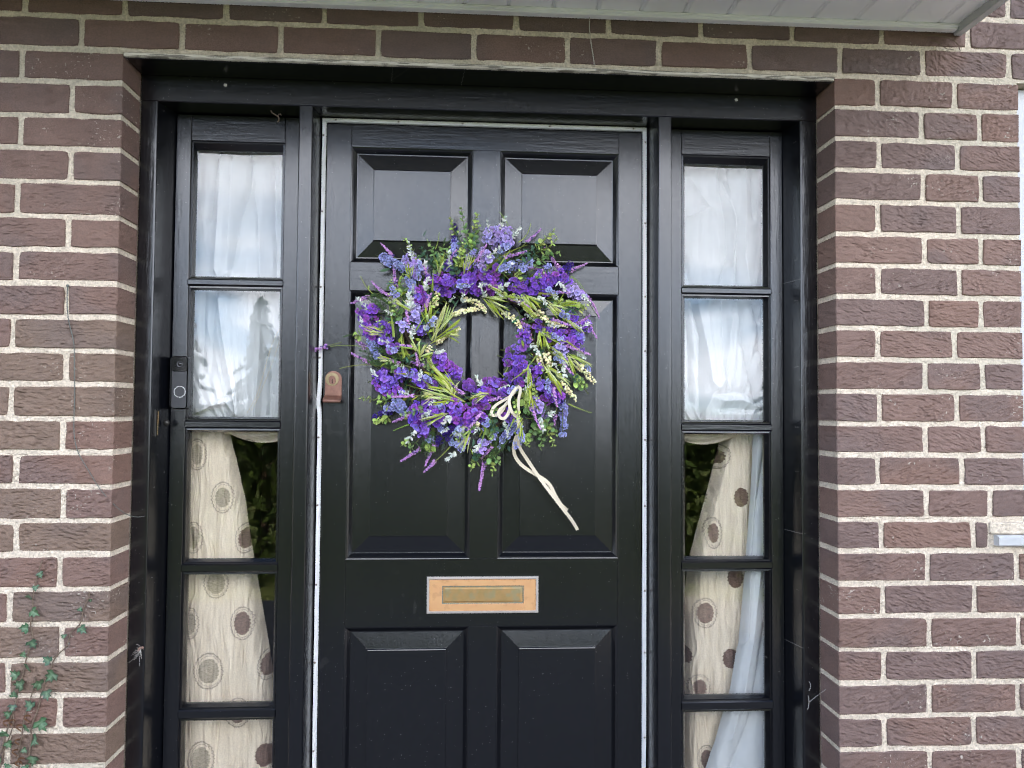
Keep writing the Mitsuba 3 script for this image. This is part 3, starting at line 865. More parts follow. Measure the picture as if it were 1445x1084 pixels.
def rounded(x0, x1, z0, z1, r, y0, y1, ch=0.002):
    g = shapely.box(x0 + r, z0 + r, x1 - r, z1 - r).buffer(r, quad_segs=6)
    b = MB()
    e = trimesh.creation.extrude_polygon(g, y1 - (y0 + ch))
    b.add(np.column_stack([e.vertices[:, 0], y0 + ch + e.vertices[:, 2], e.vertices[:, 1]]), e.faces[:, ::-1])
    g2 = g.buffer(-ch, quad_segs=6)
    a, c = np.array(g.exterior.coords)[:-1], np.array(g2.exterior.coords)[:-1]
    n = len(a)
    if len(c) != n:
        g2 = shapely.affinity.scale(g, 1 - 2 * ch / (x1 - x0), 1 - 2 * ch / (z1 - z0))
        c = np.array(g2.exterior.coords)[:-1]
    b.add(np.vstack([np.column_stack([a[:, 0], np.full(n, y0 + ch), a[:, 1]]), np.column_stack([c[:, 0], np.full(n, y0), c[:, 1]])]), [[i, (i + 1) % n, (i + 1) % n + n, i + n] for i in range(n)])
    t = trimesh.creation.triangulate_polygon(g2, engine='earcut')
    b.add(np.column_stack([t[0][:, 0], np.full(len(t[0]), y0), t[0][:, 1]]), t[1])
    return b


import shapely.affinity
put(bell, 'body', rounded(0.0655, 0.1045, -0.8020, -0.6748, 0.0075, 0.1395, 0.1600).ply(BELL_BODY))
put(bell, 'camera_window', rounded(0.0660, 0.1040, -0.7125, -0.6752, 0.0070, 0.1380, 0.1400, 0.0012).ply(BELL_GLOSS), 'glossy black camera window at the top of the doorbell')
b = MB()
disc(b, 0.0863, -0.6945, 0.0078, 0.1379, r1=0.0070, y1=0.1372)
disc(b, 0.0863, -0.6945, 0.0070, 0.1372, r1=0.0045, y1=0.1378)
put(bell, 'lens_ring', b.ply(BELL_BODY))
b = MB()
h = trimesh.creation.icosphere(2, 0.0050)
b.add(h.vertices * [1, 0.45, 1] + [0.0863, 0.1385, -0.6945], h.faces)
put(bell, 'lens', b.ply(BELL_GLOSS, smooth=True))
b = MB()
disc(b, 0.0870, -0.7612, 0.0140, 0.1394, 40, 0.0138, 0.1388)
disc(b, 0.0870, -0.7612, 0.0138, 0.1388, 40, 0.0122, 0.1388)
put(bell, 'button_ring', b.ply(BELL_RING), 'thin pale ring round the doorbell button')
b = MB()
disc(b, 0.0870, -0.7612, 0.0120, 0.1390, 32)
put(bell, 'button', b.ply(BELL_BODY))
put(bell, 'back_plate', rounded(0.0575, 0.0985, -0.8000, -0.6770, 0.005, 0.1520, 0.1598, 0.001).ply(BELL_GLOSS))

keep = thing('bolt_keep', 'small dark metal bolt keep with worn brass edge below the doorbell', 'bracket')
b = MB()
b.box(0.0396, 0.0470, 0.104, 0.137, -0.8670, -0.8050, 0.001)
put(keep, 'plate', b.ply(DARK_METAL))
b = MB()
b.box(0.0471, 0.0480, 0.1145, 0.1158, -0.8640, -0.8080, 0.0003)
put(keep, 'worn_edge', b.ply(BRASS))
b = MB()
h = trimesh.creation.icosphere(2, 0.0085)
b.add(h.vertices * [0.8, 0.7, 1] + [0.0600, 0.1340, -0.8363], h.faces)
put(keep, 'knob', b.ply(DARK_METAL, smooth=True))

# ---------------------------------------------------------------- curtains behind the sidelights
LFOLD = [([(0.131,-0.146),(0.121,-0.23),(0.112,-0.313)],-9,5,14),([(0.139,-0.154),(0.139,-0.244),(0.138,-0.314),(0.133,-0.449)],7,5,16),([(0.213,-0.163),(0.213,-0.227),(0.189,-0.312),(0.171,-0.448)],-12,6,22),([(0.221,-0.174),(0.226,-0.242),(0.24,-0.311),(0.249,-0.465)],8,6,24),([(0.171,-0.168),(0.171,-0.313),(0.165,-0.485)],7,14,20),([(0.274,-0.165),(0.279,-0.31),(0.287,-0.446),(0.283,-0.473)],-5,8,10),([(0.105,-0.503),(0.105,-0.622),(0.102,-0.711)],-8,5,12),([(0.131,-0.503),(0.129,-0.607),(0.124,-0.711)],-7,12,14),([(0.146,-0.525),(0.158,-0.607),(0.174,-0.688),(0.199,-0.816)],12,4,26),([(0.242,-0.501),(0.251,-0.591),(0.254,-0.673)],-6,6,20),([(0.263,-0.665),(0.273,-0.71),(0.271,-0.815)],-9,5,14),([(0.105,-0.811),(0.133,-0.796),(0.169,-0.785),(0.191,-0.816)],9,4,10),([(0.249,-0.583),(0.275,-0.59),(0.29,-0.62)],3,4,8)]
RFOLD = [([(1.446,-0.147),(1.453,-0.211),(1.467,-0.283),(1.468,-0.387),(1.447,-0.462)],-9,6,16),([(1.465,-0.183),(1.481,-0.234),(1.495,-0.282),(1.495,-0.386),(1.494,-0.463)],-11,5,14),([(1.458,-0.148),(1.475,-0.203),(1.489,-0.283),(1.481,-0.405)],10,6,12),([(1.511,-0.147),(1.515,-0.282),(1.512,-0.386),(1.523,-0.463)],6,5,14),([(1.533,-0.182),(1.537,-0.282)],-5,6,8),([(1.363,-0.174),(1.394,-0.221),(1.418,-0.255),(1.394,-0.268),(1.362,-0.28)],6,10,16),([(1.351,-0.389),(1.37,-0.466)],-7,6,12),([(1.35,-0.502),(1.36,-0.552),(1.366,-0.621),(1.364,-0.71),(1.37,-0.775)],-13,6,10),([(1.374,-0.505),(1.397,-0.606),(1.395,-0.71),(1.393,-0.798)],-13,6,12),([(1.386,-0.513),(1.409,-0.629),(1.421,-0.721),(1.432,-0.736)],10,8,16),([(1.453,-0.504),(1.456,-0.636),(1.456,-0.736)],-7,6,16),([(1.496,-0.503),(1.508,-0.62),(1.519,-0.681),(1.547,-0.774)],-9,5,16),([(1.474,-0.55),(1.464,-0.659),(1.456,-0.717),(1.425,-0.748),(1.401,-0.798)],9,8,18),([(1.536,-0.518),(1.549,-0.569),(1.553,-0.635)],-8,5,10),([(1.452,-0.755),(1.48,-0.749),(1.519,-0.751),(1.552,-0.778)],-10,6,14),([(1.452,-0.794),(1.495,-0.79),(1.535,-0.797)],-9,6,10),([(1.456,-0.771),(1.503,-0.769),(1.543,-0.786)],8,8,10)]
RLFOLD = [([(1.555,-0.908),(1.532,-1.056),(1.524,-1.176)],-8,5,10),([(1.555,-1.349),(1.53,-1.495),(1.515,-1.585),(1.488,-1.657),(1.462,-1.717)],-12,5,16),([(1.514,-1.214),(1.506,-1.385),(1.491,-1.4)],8,6,8),([(1.539,-1.214),(1.523,-1.367),(1.496,-1.521),(1.462,-1.638)],9,10,14)]
LEDGE = [(0.164, -0.844), (0.187, -0.934), (0.209, -1.025), (0.233, -1.17), (0.254, -1.278), (0.274, -1.386), (0.294, -1.494), (0.305, -1.583), (0.31, -1.715)]
REDGE = [(1.476, -0.836), (1.458, -0.913), (1.433, -1.009), (1.403, -1.114), (1.382, -1.19), (1.366, -1.313), (1.358, -1.501), (1.354, -1.751)]
RLEDGE = [(1.533, -0.835), (1.525, -1.02), (1.511, -1.177), (1.503, -1.26), (1.491, -1.388), (1.466, -1.525), (1.447, -1.588), (1.425, -1.66), (1.4, -1.731)]


def fold_sheet(x, z, folds, base, seed, wave=0.004):
    """y of a hanging cloth at (x, z): soft waves and the listed creases (polyline, height in mm towards the glass, sharp and soft side widths in mm)."""
    y = base - wave * (meshkit.fbm(np.column_stack([x * 26, z * 2.2, 0 * x + seed]), 3, seed) - 0.5) * 2
    y -= 0.0022 * (meshkit.fbm(np.column_stack([x * 60, z * 9, 0 * x + seed]), 2, seed + 3) - 0.5) * 2
    for pts, A, w1, w2 in folds:
        pts = np.array(pts)
        best, sgn = np.full(len(x), 9.0), np.ones(len(x))
        along = np.zeros(len(x))
        for k, (a, b) in enumerate(zip(pts[:-1], pts[1:])):
            d = b - a
            L = max(np.hypot(*d), 1e-6)
            raw = ((x - a[0]) * d[0] + (z - a[1]) * d[1]) / L ** 2
            t = np.clip(raw, 0, 1)
            px, pz = a[0] + t * d[0], a[1] + t * d[1]
            dist = np.hypot(x - px, z - pz)
            s = np.sign((x - a[0]) * d[1] - (z - a[1]) * d[0])
            m = dist < best
            best, sgn = np.where(m, dist, best), np.where(m, s, sgn)
        w = np.where(sgn * (1 if pts[-1][1] < pts[0][1] else -1) > 0, w1, w2) / 1000.0
        y -= 2.3 * A / 1000.0 * np.exp(-(best / w) ** 1.05)
    return y


def gathers(x, z, x0, z0, seed):
    """Folds fanning up from where the cloth is tied."""
    an = np.arctan2(x - x0, z - z0)
    d = np.hypot(x - x0, z - z0)
    big = 1 - np.abs(2 * meshkit.noise(np.column_stack([an * 11, d * 1.5, 0 * x]), seed) - 1)
    small = 1 - np.abs(2 * meshkit.noise(np.column_stack([an * 24, d * 3, 0 * x]), seed + 1) - 1)
    return (0.016 * big + 0.006 * small) * np.clip(1.25 - d * 0.8, 0.35, 1)


def crinkles(x, z, seed):
    """The permanent upright crinkle of crushed cloth."""
    w = meshkit.fbm(np.column_stack([x * 30, z * 12, 0 * x + seed]), 2, seed)
    a = 1 - np.abs(2 * meshkit.noise(np.column_stack([x * 95 + 3 * w, z * 9 + w, 0 * x]), seed) - 1)
    c = 1 - np.abs(2 * meshkit.noise(np.column_stack([x * 190 + 3 * w, z * 16 + w, 0 * x]), seed + 1) - 1)
    return 0.0042 * a + 0.0018 * c


def cloth(x, z, y, m, nu, nv):
    b = MB()
    i, j = np.meshgrid(np.arange(nu - 1), np.arange(nv - 1))
    a = (j * nu + i).ravel()
    b.add(np.column_stack([x, y, z]), np.column_stack([a, a + 1, a + nu + 1, a + nu]))
    return b.ply(m, smooth=True)


def grid(left, right, z0, z1, nu, nv):
    """Grid between two edges given as x(z)."""
    zz = np.linspace(z0, z1, nv)
    u = np.linspace(0, 1, nu)
    xl, xr = left(zz), right(zz)
    X = xl[:, None] * (1 - u) + xr[:, None] * u
    return X.ravel(), np.repeat(zz, nu), np.tile(u, nv)


def edge(poly):
    p = np.array(sorted(poly, key=lambda q: q[1]))
    return lambda z: np.interp(z, p[:, 1], p[:, 0])


cur = thing('curtain', 'tied back curtain with oval patterned cloth filling the panes below the doorbell', 'curtain')
x, z, u = grid(lambda q: 0 * q + 0.045, lambda q: 0 * q + 0.362, -0.842, -0.03, 150, 330)
y = fold_sheet(x, z, LFOLD, 0.246, 2) - gathers(x, z, 0.235, -1.02, 21)
y += 0.012 * np.clip((-0.79 - z) / 0.06, 0, 1) ** 2
put(cur, 'lining', cloth(x, z, y, LINING, 150, 330), 'pale blue white curtain lining, gathered')
x, z, u = grid(lambda q: 0.048 + 0 * q, edge(LEDGE), -2.0, -0.80, 230, 300)
y = 0.234 - crinkles(x, z, 3) - 0.006 * np.sin(u * 2.6 + 0.4) - 0.004 * (meshkit.fbm(np.column_stack([u * 5, z * 3, 0 * x]), 3, 4) - 0.5)
y += 0.035 * np.clip((u - 0.86) / 0.14, 0, 1) ** 2 + 0.03 * np.clip((z + 0.88) / 0.08, 0, 1) ** 2
put(cur, 'patterned_cloth', cloth(x, z, y, FABRIC, 230, 300), 'crinkled beige cloth printed with brown ovals')
nu, nv = 60, 40
U, V = np.meshgrid(np.linspace(0, 1, nu), np.linspace(0, 1, nv))
x = 0.165 + U * 0.19
bot = -0.8660 - 0.0210 * np.sin(np.pi * np.clip((U - 0.08) / 0.86, 0, 1)) ** 0.8
z = -0.828 + V * (bot + 0.828)
y = 0.208 + 0.018 * (1 - np.sin(np.pi * np.clip(V, 0.0, 1) ** 0.8)) - 0.003 * np.sin(V * 16 + U * 5) + 0.008 * V
put(cur, 'swag', cloth(x.ravel(), z.ravel(), y.ravel(), FABRIC, nu, nv), 'gathered loop of the beige cloth at the tie')
b = MB()
b.tube(spline([[0.305, 0.2005, -0.600], [0.270, 0.199, -0.705], [0.236, 0.2, -0.800], [0.228, 0.2, -0.812]], 20), 0.0007, sides=5)
b.tube(spline([[0.318, 0.2005, -0.575], [0.284, 0.199, -0.700], [0.240, 0.2, -0.806]], 20), 0.0006, sides=5)
put(cur, 'tie_cord', b.ply(RIBBON), 'thin white tie cord across the lining')

cur = thing('curtain', 'tied back curtain whose pale lining also hangs down beside the oval patterned cloth', 'curtain')
x, z, u = grid(lambda q: 0 * q + 1.29, lambda q: 0 * q + 1.59, -0.842, -0.03, 150, 330)
y = fold_sheet(x, z, RFOLD, 0.248, 5) - gathers(x, z, 1.465, -1.00, 33)
y += 0.012 * np.clip((-0.79 - z) / 0.06, 0, 1) ** 2
put(cur, 'lining', cloth(x, z, y, LINING, 150, 330), 'pale blue white curtain lining, gathered')
x, z, u = grid(edge(REDGE), lambda q: 0 * q + 1.555, -2.0, -0.80, 230, 300)
y = 0.256 - crinkles(x, z, 9) - 0.006 * np.sin(u * 3.0) - 0.004 * (meshkit.fbm(np.column_stack([u * 5, z * 3, 0 * x + 4]), 3, 14) - 0.5)
y += 0.05 * np.clip((0.16 - u) / 0.16, 0, 1) ** 2 + 0.03 * np.clip((z + 0.88) / 0.08, 0, 1) ** 2
y += 0.022 * np.clip((1.372 - x) / 0.02, 0, 1)
put(cur, 'patterned_cloth', cloth(x, z, y, FABRIC, 230, 300), 'crinkled beige cloth printed with brown ovals')
x, z, u = grid(edge(RLEDGE), lambda q: 0 * q + 1.585, -2.0, -0.80, 60, 260)
y = fold_sheet(x, z, [(q_, 0.55 * a_, b_, c_) for q_, a_, b_, c_ in RLFOLD], 0.210, 8, 0.002) + 0.02 * np.clip((0.12 - u) / 0.12, 0, 1) ** 2
put(cur, 'lining', cloth(x, z, y, LINING, 60, 260), 'pale lining hanging straight down')
U, V = np.meshgrid(np.linspace(0, 1, nu), np.linspace(0, 1, nv))
x = 1.315 + U * 0.185
bot = -0.8600 - 0.030 * np.sin(np.pi * np.clip(U * 0.98 + 0.02, 0, 1)) ** 0.9 * (1 - 0.25 * U)
z = -0.828 + V * (bot + 0.828)
y = 0.212 + 0.018 * (1 - np.sin(np.pi * V ** 0.8)) - 0.0025 * np.sin(V * 22 + U * 9) + 0.006 * V
put(cur, 'swag', cloth(x.ravel(), z.ravel(), y.ravel(), FABRIC, nu, nv), 'gathered loop of the beige cloth at the tie')

# ---------------------------------------------------------------- the wreath
WREATH = [('L', 2.6, [[593,134,-423],[563,141,-392]]), ('V', 9, [[573,137,-430],[627,110,-463]]), ('V', 8, [[637,100,-479],[648,86,-517]]), 
  ('L', 3, [[604,104,-506],[595,127,-450]]), ('X', 4, [[656,106,-446],[637,129,-407],[620,138,-381]]), ('W', 6, [[642,115,-438],[633,133,-396]]), 
  ('Q', 10, [[631,124,-426],[649,105,-453],[670,89,-480]]), ('W', 6, [[676,88,-477],[675,100,-447]]), 
  ('B', 2.2, [[675,85,-505],[648,100,-466],[619,125,-431]]), ('E', 5, [[705,88,-459],[693,108,-421],[680,125,-391]]), 
  ('E', 5, [[700,89,-459],[708,100,-429],[717,111,-404]]), ('Z', 5, [[695,89,-463],[677,105,-436],[665,121,-408]]), 
  ('E', 5, [[702,87,-466],[722,92,-441],[731,105,-410]]), ('B', 1.2, [[697,113,-409],[703,123,-386],[705,132,-363]]), 
  ('D', 5, [[743,113,-395],[742,136,-340]]), ('V', 10, [[750,93,-430],[744,119,-383]]), ('E', 4.5, [[781,100,-410],[768,129,-357],[759,141,-305]]), 
  ('X', 4.5, [[783,104,-403],[789,128,-357],[798,139,-317]]), ('E', 4.5, [[788,100,-410],[796,119,-376],[800,132,-347]]), 
  ('Z', 5, [[790,89,-435],[795,102,-406],[789,119,-376]]), ('X', 4, [[746,124,-371],[737,134,-348],[733,138,-331]]), 
  ('Z', 4.5, [[767,101,-411],[755,118,-383],[747,129,-359]]), ('X', 8, [[762,93,-426]]), ('X', 7, [[752,87,-446]]), ('Z', 7, [[746,85,-466]]), 
  ('W', 6, [[734,87,-454],[731,99,-422]]), ('P', 15, [[712,86,-494],[743,94,-502]]), ('P', 14, [[760,91,-489],[797,97,-497]]), 
  ('P', 13, [[811,89,-478],[828,96,-497]]), ('P', 9, [[725,88,-452]]), ('P', 8, [[687,85,-494]]), ('P', 9, [[658,85,-512],[667,87,-538]]), 
  ('P', 8, [[769,85,-458],[783,86,-468]]), ('W', 7, [[675,86,-518],[683,85,-491]]), ('C', 4, [[697,100,-550],[702,92,-523],[705,87,-499]]), 
  ('C', 4, [[768,114,-531],[798,119,-537],[822,129,-560]]), ('C', 4, [[743,124,-567],[781,126,-554],[819,124,-548]]), 
  ('W', 7, [[763,117,-539],[770,105,-515]]), ('W', 8, [[818,113,-527],[808,99,-502]]), ('L', 2.6, [[680,87,-523],[670,93,-562]]), 
  ('W', 8, [[644,86,-561],[638,86,-529]]), ('L', 2.6, [[571,118,-515],[541,134,-487]]), ('L', 3, [[595,102,-527],[563,122,-513]]), 
  ('B', 2, [[581,107,-537],[540,130,-513],[514,140,-474]]), ('L', 3, [[535,130,-526],[493,139,-541]]), ('W', 6, [[536,125,-559],[512,136,-534]]), 
  ('F', 3, [[602,89,-584],[565,113,-547],[535,130,-524]]), ('F', 3, [[608,88,-566],[581,106,-539],[553,125,-519]]), 
  ('X', 4, [[618,91,-532],[602,105,-504],[591,115,-491]]), ('E', 4, [[624,92,-518],[616,100,-500],[621,106,-478]]), ('X', 6, [[607,98,-523]]), 
  ('Q', 14, [[828,123,-369],[845,119,-381]]), ('Q', 13, [[859,129,-360],[870,118,-387]]), ('V', 9, [[866,106,-407],[880,120,-387]]), 
  ('W', 6, [[828,123,-369],[824,134,-340]]), ('W', 6, [[856,130,-356],[865,139,-326]]), ('W', 6, [[884,124,-378],[902,135,-354]]), 
  ('Q', 8, [[817,96,-417],[824,87,-440]]), ('Q', 8, [[797,88,-437],[807,85,-454]]), ('W', 6, [[824,89,-436],[850,102,-412]]), 
  ('B', 1, [[884,129,-367],[874,137,-337],[854,141,-306]]), ('B', 1.2, [[901,124,-385],[923,135,-361],[932,140,-333]]), 
  ('L', 2, [[923,129,-382],[957,140,-348]]), ('X', 5, [[947,127,-401],[966,137,-377],[988,141,-353]]), 
  ('X', 4.5, [[954,126,-408],[980,136,-392],[996,140,-371]]), ('E', 5, [[957,117,-431],[978,130,-414],[1001,135,-411]]), 
  ('Z', 5, [[906,106,-424],[929,120,-407],[948,131,-390]]), ('Z', 5, [[917,99,-443],[940,118,-417],[955,129,-401]]), 
  ('E', 5, [[940,102,-452],[961,120,-427],[978,130,-414]]), ('B', 4, [[817,85,-464],[858,94,-429],[923,125,-391]]), 
  ('L', 4, [[1009,124,-462],[987,129,-425],[966,132,-396]]), ('V', 8, [[875,88,-453],[900,93,-448],[930,109,-432]]), 
  ('L', 2.8, [[958,106,-458],[917,96,-450]]), ('V', 9, [[973,115,-451]]), ('D', 7, [[1015,128,-456],[1030,136,-433]]), 
  ('L', 2.6, [[1033,134,-451],[1074,141,-431]]), ('P', 11, [[883,88,-497],[910,86,-507]]), ('P', 14, [[927,85,-497],[962,92,-499]]), 
  ('P', 12, [[952,94,-481],[988,109,-481]]), ('P', 10, [[1003,120,-469],[1018,121,-482]]), ('P', 10, [[814,87,-474]]), 
  ('P', 9, [[835,100,-506],[848,90,-490]]), ('P', 8, [[848,85,-460]]), ('X', 8, [[901,86,-473]]), ('Z', 7, [[855,87,-446]]), 
  ('B', 2, [[893,86,-490],[934,89,-480],[985,115,-461]]), ('B', 1.5, [[855,85,-464],[872,86,-481],[882,86,-490]]), 
  ('W', 6, [[865,85,-470],[880,88,-452]]), ('W', 7, [[852,98,-510],[872,90,-499]]), ('W', 7, [[995,109,-488],[1011,111,-505]]), 
  ('W', 6, [[976,93,-512],[988,93,-529]]), ('W', 6, [[944,85,-527],[962,85,-544]]), ('Q', 11, [[1032,121,-503],[1058,129,-515]]), 
  ('W', 6, [[1054,128,-516],[1074,132,-532]]), ('L', 2.8, [[1062,132,-504],[1087,136,-532],[1104,137,-567]]), 
  ('B', 1.3, [[1033,131,-466],[1055,134,-483],[1069,134,-507]]), ('E', 9, [[1016,103,-543]]), ('X', 8, [[1059,124,-546]]), ('E', 5, [[992,93,-536]]), 
  ('Z', 8, [[1030,107,-558]]), ('V', 6, [[903,89,-517],[911,92,-534]]), ('P', 10, [[522,130,-562],[544,118,-584]]), 
  ('P', 12, [[541,118,-602],[556,108,-620]]), ('P', 11, [[574,99,-603],[582,94,-634]]), ('P', 9, [[596,88,-648]]), ('P', 9, [[547,120,-560]]), 
  ('V', 9, [[549,111,-643],[564,104,-671]]), ('L', 4, [[531,121,-650],[504,133,-630]]), ('W', 5, [[527,124,-608],[519,130,-580]]), 
  ('X', 5, [[512,130,-621]]), ('B', 1.3, [[610,86,-680],[557,107,-657],[499,134,-645],[442,142,-647]]), ('L', 3, [[434,142,-647],[386,143,-662]]), 
  ('L', 3, [[542,118,-689],[495,135,-663]]), ('L', 3.2, [[615,85,-690],[568,102,-673]]), ('L', 3, [[671,99,-694],[643,89,-686]]), 
  ('B', 2, [[593,92,-702],[531,124,-692],[466,141,-701]]), ('F', 4, [[644,87,-702],[584,95,-688],[520,127,-670]]), 
  ('F', 4, [[660,92,-708],[603,88,-699],[542,117,-681]]), ('F', 3, [[635,87,-685],[593,90,-668],[557,107,-654]]), 
  ('P', 11, [[560,114,-727],[589,97,-719]]), ('P', 9, [[603,92,-726],[624,85,-716]]), ('P', 7, [[574,111,-749],[620,93,-763]]), 
  ('W', 7, [[568,109,-725],[551,115,-708]]), ('P', 8, [[647,87,-717],[664,89,-729]]), ('P', 8, [[674,90,-737],[696,96,-743]]), 
  ('W', 6, [[664,88,-732],[668,95,-710]]), ('Q', 10, [[645,86,-559],[655,91,-579]]), ('Q', 8, [[622,85,-594],[632,86,-604]]), 
  ('P', 8, [[655,94,-603],[675,106,-611]]), ('W', 7, [[645,86,-556],[638,86,-529]]), ('W', 7, [[643,91,-634],[649,92,-606]]), 
  ('W', 7, [[672,103,-608],[695,114,-596]]), ('L', 3, [[670,94,-565],[680,88,-526]]), 
  ('G', 3.4, [[692,117,-634],[727,112,-549],[746,126,-568],[758,134,-586],[757,136,-598],[722,115,-561],[705,114,-579]]), 
  ('G', 3, [[682,108,-601],[680,95,-554],[692,98,-550],[702,107,-563],[672,95,-568]]), 
  ('G', 3, [[715,126,-612],[743,119,-553],[732,113,-547],[760,138,-610],[753,139,-628]]), ('C', 3.6, [[704,123,-637],[729,132,-618],[757,136,-600]]), 
  ('C', 6, [[685,113,-655]]), ('W', 6, [[699,119,-665],[718,129,-659]]), ('B', 3.2, [[602,86,-628],[596,91,-583],[584,106,-534]]), 
  ('B', 3.6, [[627,85,-678],[621,85,-641],[619,85,-607]]), ('B', 3, [[640,88,-678],[626,86,-645],[623,85,-618]]), 
  ('G', 3.2, [[660,96,-677],[646,92,-634],[662,100,-636],[675,108,-645],[696,118,-662]]), ('B', 1.5, [[620,85,-677],[599,87,-643],[589,91,-624]]), 
  ('P', 11, [[713,124,-678],[723,124,-695]]), ('P', 10, [[737,127,-702],[754,129,-712]]), ('P', 7, [[729,114,-730]]), 
  ('P', 9, [[777,124,-733],[786,118,-747]]), ('W', 7, [[813,121,-741],[800,131,-720]]), 
  ('G', 3.2, [[762,107,-761],[681,106,-688],[693,106,-712],[713,116,-710],[684,91,-747]]), 
  ('G', 3, [[771,99,-778],[683,86,-769],[668,86,-751],[695,85,-789],[711,102,-743]]), 
  ('G', 3, [[745,100,-768],[707,110,-717],[734,114,-734],[755,116,-742]]), ('B', 1.5, [[688,90,-755],[661,86,-749],[632,86,-741]]), 
  ('E', 5, [[608,87,-704]]), ('Z', 5, [[637,87,-682]]), ('E', 7, [[612,87,-572]]), ('Z', 8, [[675,100,-581]]), 
  ('F', 4, [[677,94,-728],[635,85,-709],[603,88,-695]]), 
  ('G', 3.2, [[818,113,-527],[866,104,-528],[877,106,-539],[866,126,-579],[878,115,-559],[852,129,-575]]), 
  ('C', 4.5, [[867,118,-559],[892,116,-579],[912,112,-606]]), ('C', 5, [[909,93,-534],[921,94,-551],[938,92,-571]]), 
  ('G', 3.2, [[910,89,-521],[951,85,-546],[948,89,-572],[936,90,-558],[928,92,-554]]), ('C', 5, [[948,88,-563],[965,86,-579],[986,85,-599]]), 
  ('C', 4, [[979,85,-585],[1015,94,-594]]), ('G', 3.4, [[965,85,-541],[1026,100,-588],[1052,113,-612],[997,89,-573],[1011,95,-570]]), 
  ('L', 5, [[910,107,-579],[922,106,-601],[933,103,-629]]), ('P', 9, [[916,111,-611],[913,115,-631]]), ('P', 8, [[916,113,-649]]), 
  ('P', 7, [[946,93,-595]]), ('P', 7, [[972,86,-609],[979,85,-623]]), ('P', 11, [[1000,87,-616],[1018,93,-625]]), 
  ('P', 11, [[1033,102,-603],[1048,110,-627]]), ('P', 9, [[1026,102,-576]]), ('P', 9, [[1072,125,-590]]), ('P', 9, [[1050,111,-641]]), 
  ('P', 8, [[1018,93,-642]]), ('L', 3, [[1037,106,-594],[1079,130,-564]]), ('L', 2.6, [[1079,128,-589],[1098,133,-619]]), 
  ('V', 7, [[1041,106,-613],[1060,116,-622]]), ('W', 6, [[1048,111,-602],[1072,125,-585]]), ('Q', 10, [[997,86,-643],[1007,90,-674]]), 
  ('V', 6, [[990,85,-650]]), ('W', 8, [[1006,89,-681],[1010,95,-715]]), ('W', 8, [[930,105,-639],[946,95,-664]]), 
  ('C', 4, [[949,93,-667],[959,87,-702]]), ('C', 5, [[966,88,-661],[980,85,-698]]), 
  ('G', 3, [[952,92,-609],[956,91,-654],[971,87,-649],[1000,87,-642],[946,96,-647]]), 
  ('G', 3.2, [[1016,93,-661],[1074,126,-692],[1042,112,-715],[1060,118,-678],[1049,114,-703]]), 
  ('C', 5.5, [[1049,113,-691],[1072,126,-709],[1093,135,-730]]), ('W', 7, [[1041,105,-655],[1060,117,-671]]), ('V', 6, [[1074,126,-697]]), 
  ('G', 3.4, [[964,86,-693],[1003,92,-715],[993,94,-746],[1027,107,-731],[1008,104,-757],[984,88,-732]]), 
  ('C', 4.5, [[1005,96,-734],[1025,111,-752],[1046,126,-772]]), ('P', 8, [[889,126,-655]]), ('P', 6, [[879,128,-676]]), 
  ('P', 11, [[900,118,-684],[913,107,-698]]), ('P', 9, [[919,103,-701]]), ('P', 9, [[889,112,-719]]), ('P', 7, [[906,100,-733]]), 
  ('P', 8, [[942,89,-723]]), ('P', 5, [[948,90,-702]]), ('W', 7, [[916,95,-733],[926,98,-709]]), ('W', 6, [[912,90,-753],[929,90,-736]]), 
  ('P', 9, [[831,123,-734],[855,120,-729]]), ('P', 8, [[872,116,-726]]), ('P', 9, [[817,114,-754],[837,108,-761]]), 
  ('P', 7, [[854,104,-761],[878,98,-760]]), ('B', 1.5, [[864,122,-718],[876,125,-697],[889,125,-671]]), ('X', 9, [[1054,121,-732]]), 
  ('Z', 8, [[1035,109,-721]]), ('E', 5, [[1066,128,-744],[1058,123,-730],[1042,113,-717]]), ('P', 11, [[963,85,-740],[980,91,-753]]), 
  ('P', 11, [[974,91,-767],[995,98,-759]]), ('B', 3, [[937,85,-767],[949,85,-738],[959,86,-707]]), ('D', 6, [[1003,107,-776],[1009,101,-745]]), 
  ('V', 7, [[1009,112,-783],[1016,126,-818],[1013,135,-860]]), ('L', 3, [[994,115,-811],[992,122,-834]]), ('Q', 9, [[942,86,-777],[950,92,-798]]), 
  ('Q', 7, [[965,100,-804]]), ('W', 8, [[954,100,-815],[960,117,-848]]), ('W', 6, [[972,106,-811],[986,109,-804]]), 
  ('B', 1.8, [[1026,120,-783],[1056,133,-795],[1087,140,-805]]), ('X', 6, [[917,88,-760]]), ('X', 7, [[917,85,-779]]), ('E', 6, [[926,87,-798]]), 
  ('E', 5, [[948,106,-832],[935,113,-856],[927,124,-884]]), ('E', 5, [[955,108,-832],[960,123,-862],[958,132,-892]]), 
  ('X', 5, [[959,108,-828],[978,125,-853],[990,136,-885]]), ('E', 5, [[965,107,-822],[981,121,-839],[996,131,-857]]), 
  ('Z', 5, [[937,96,-818],[958,99,-808],[976,110,-818]]), ('X', 6, [[921,116,-870]]), ('P', 7, [[871,100,-760]]), ('P', 9, [[866,86,-805]]), 
  ('P', 7, [[878,85,-815]]), ('V', 7, [[895,91,-832],[875,98,-856],[856,110,-884]]), ('W', 6, [[872,93,-846],[866,85,-822]]), 
  ('V', 8, [[897,116,-881],[914,112,-867]]), ('Q', 8, [[808,111,-891],[825,103,-877]]), ('V', 7, [[843,97,-863]]), 
  ('W', 6, [[811,105,-881],[796,113,-895]]), ('Z', 10, [[841,86,-836]]), ('E', 6, [[834,93,-856]]), ('L', 3, [[839,110,-888],[815,125,-918]]), 
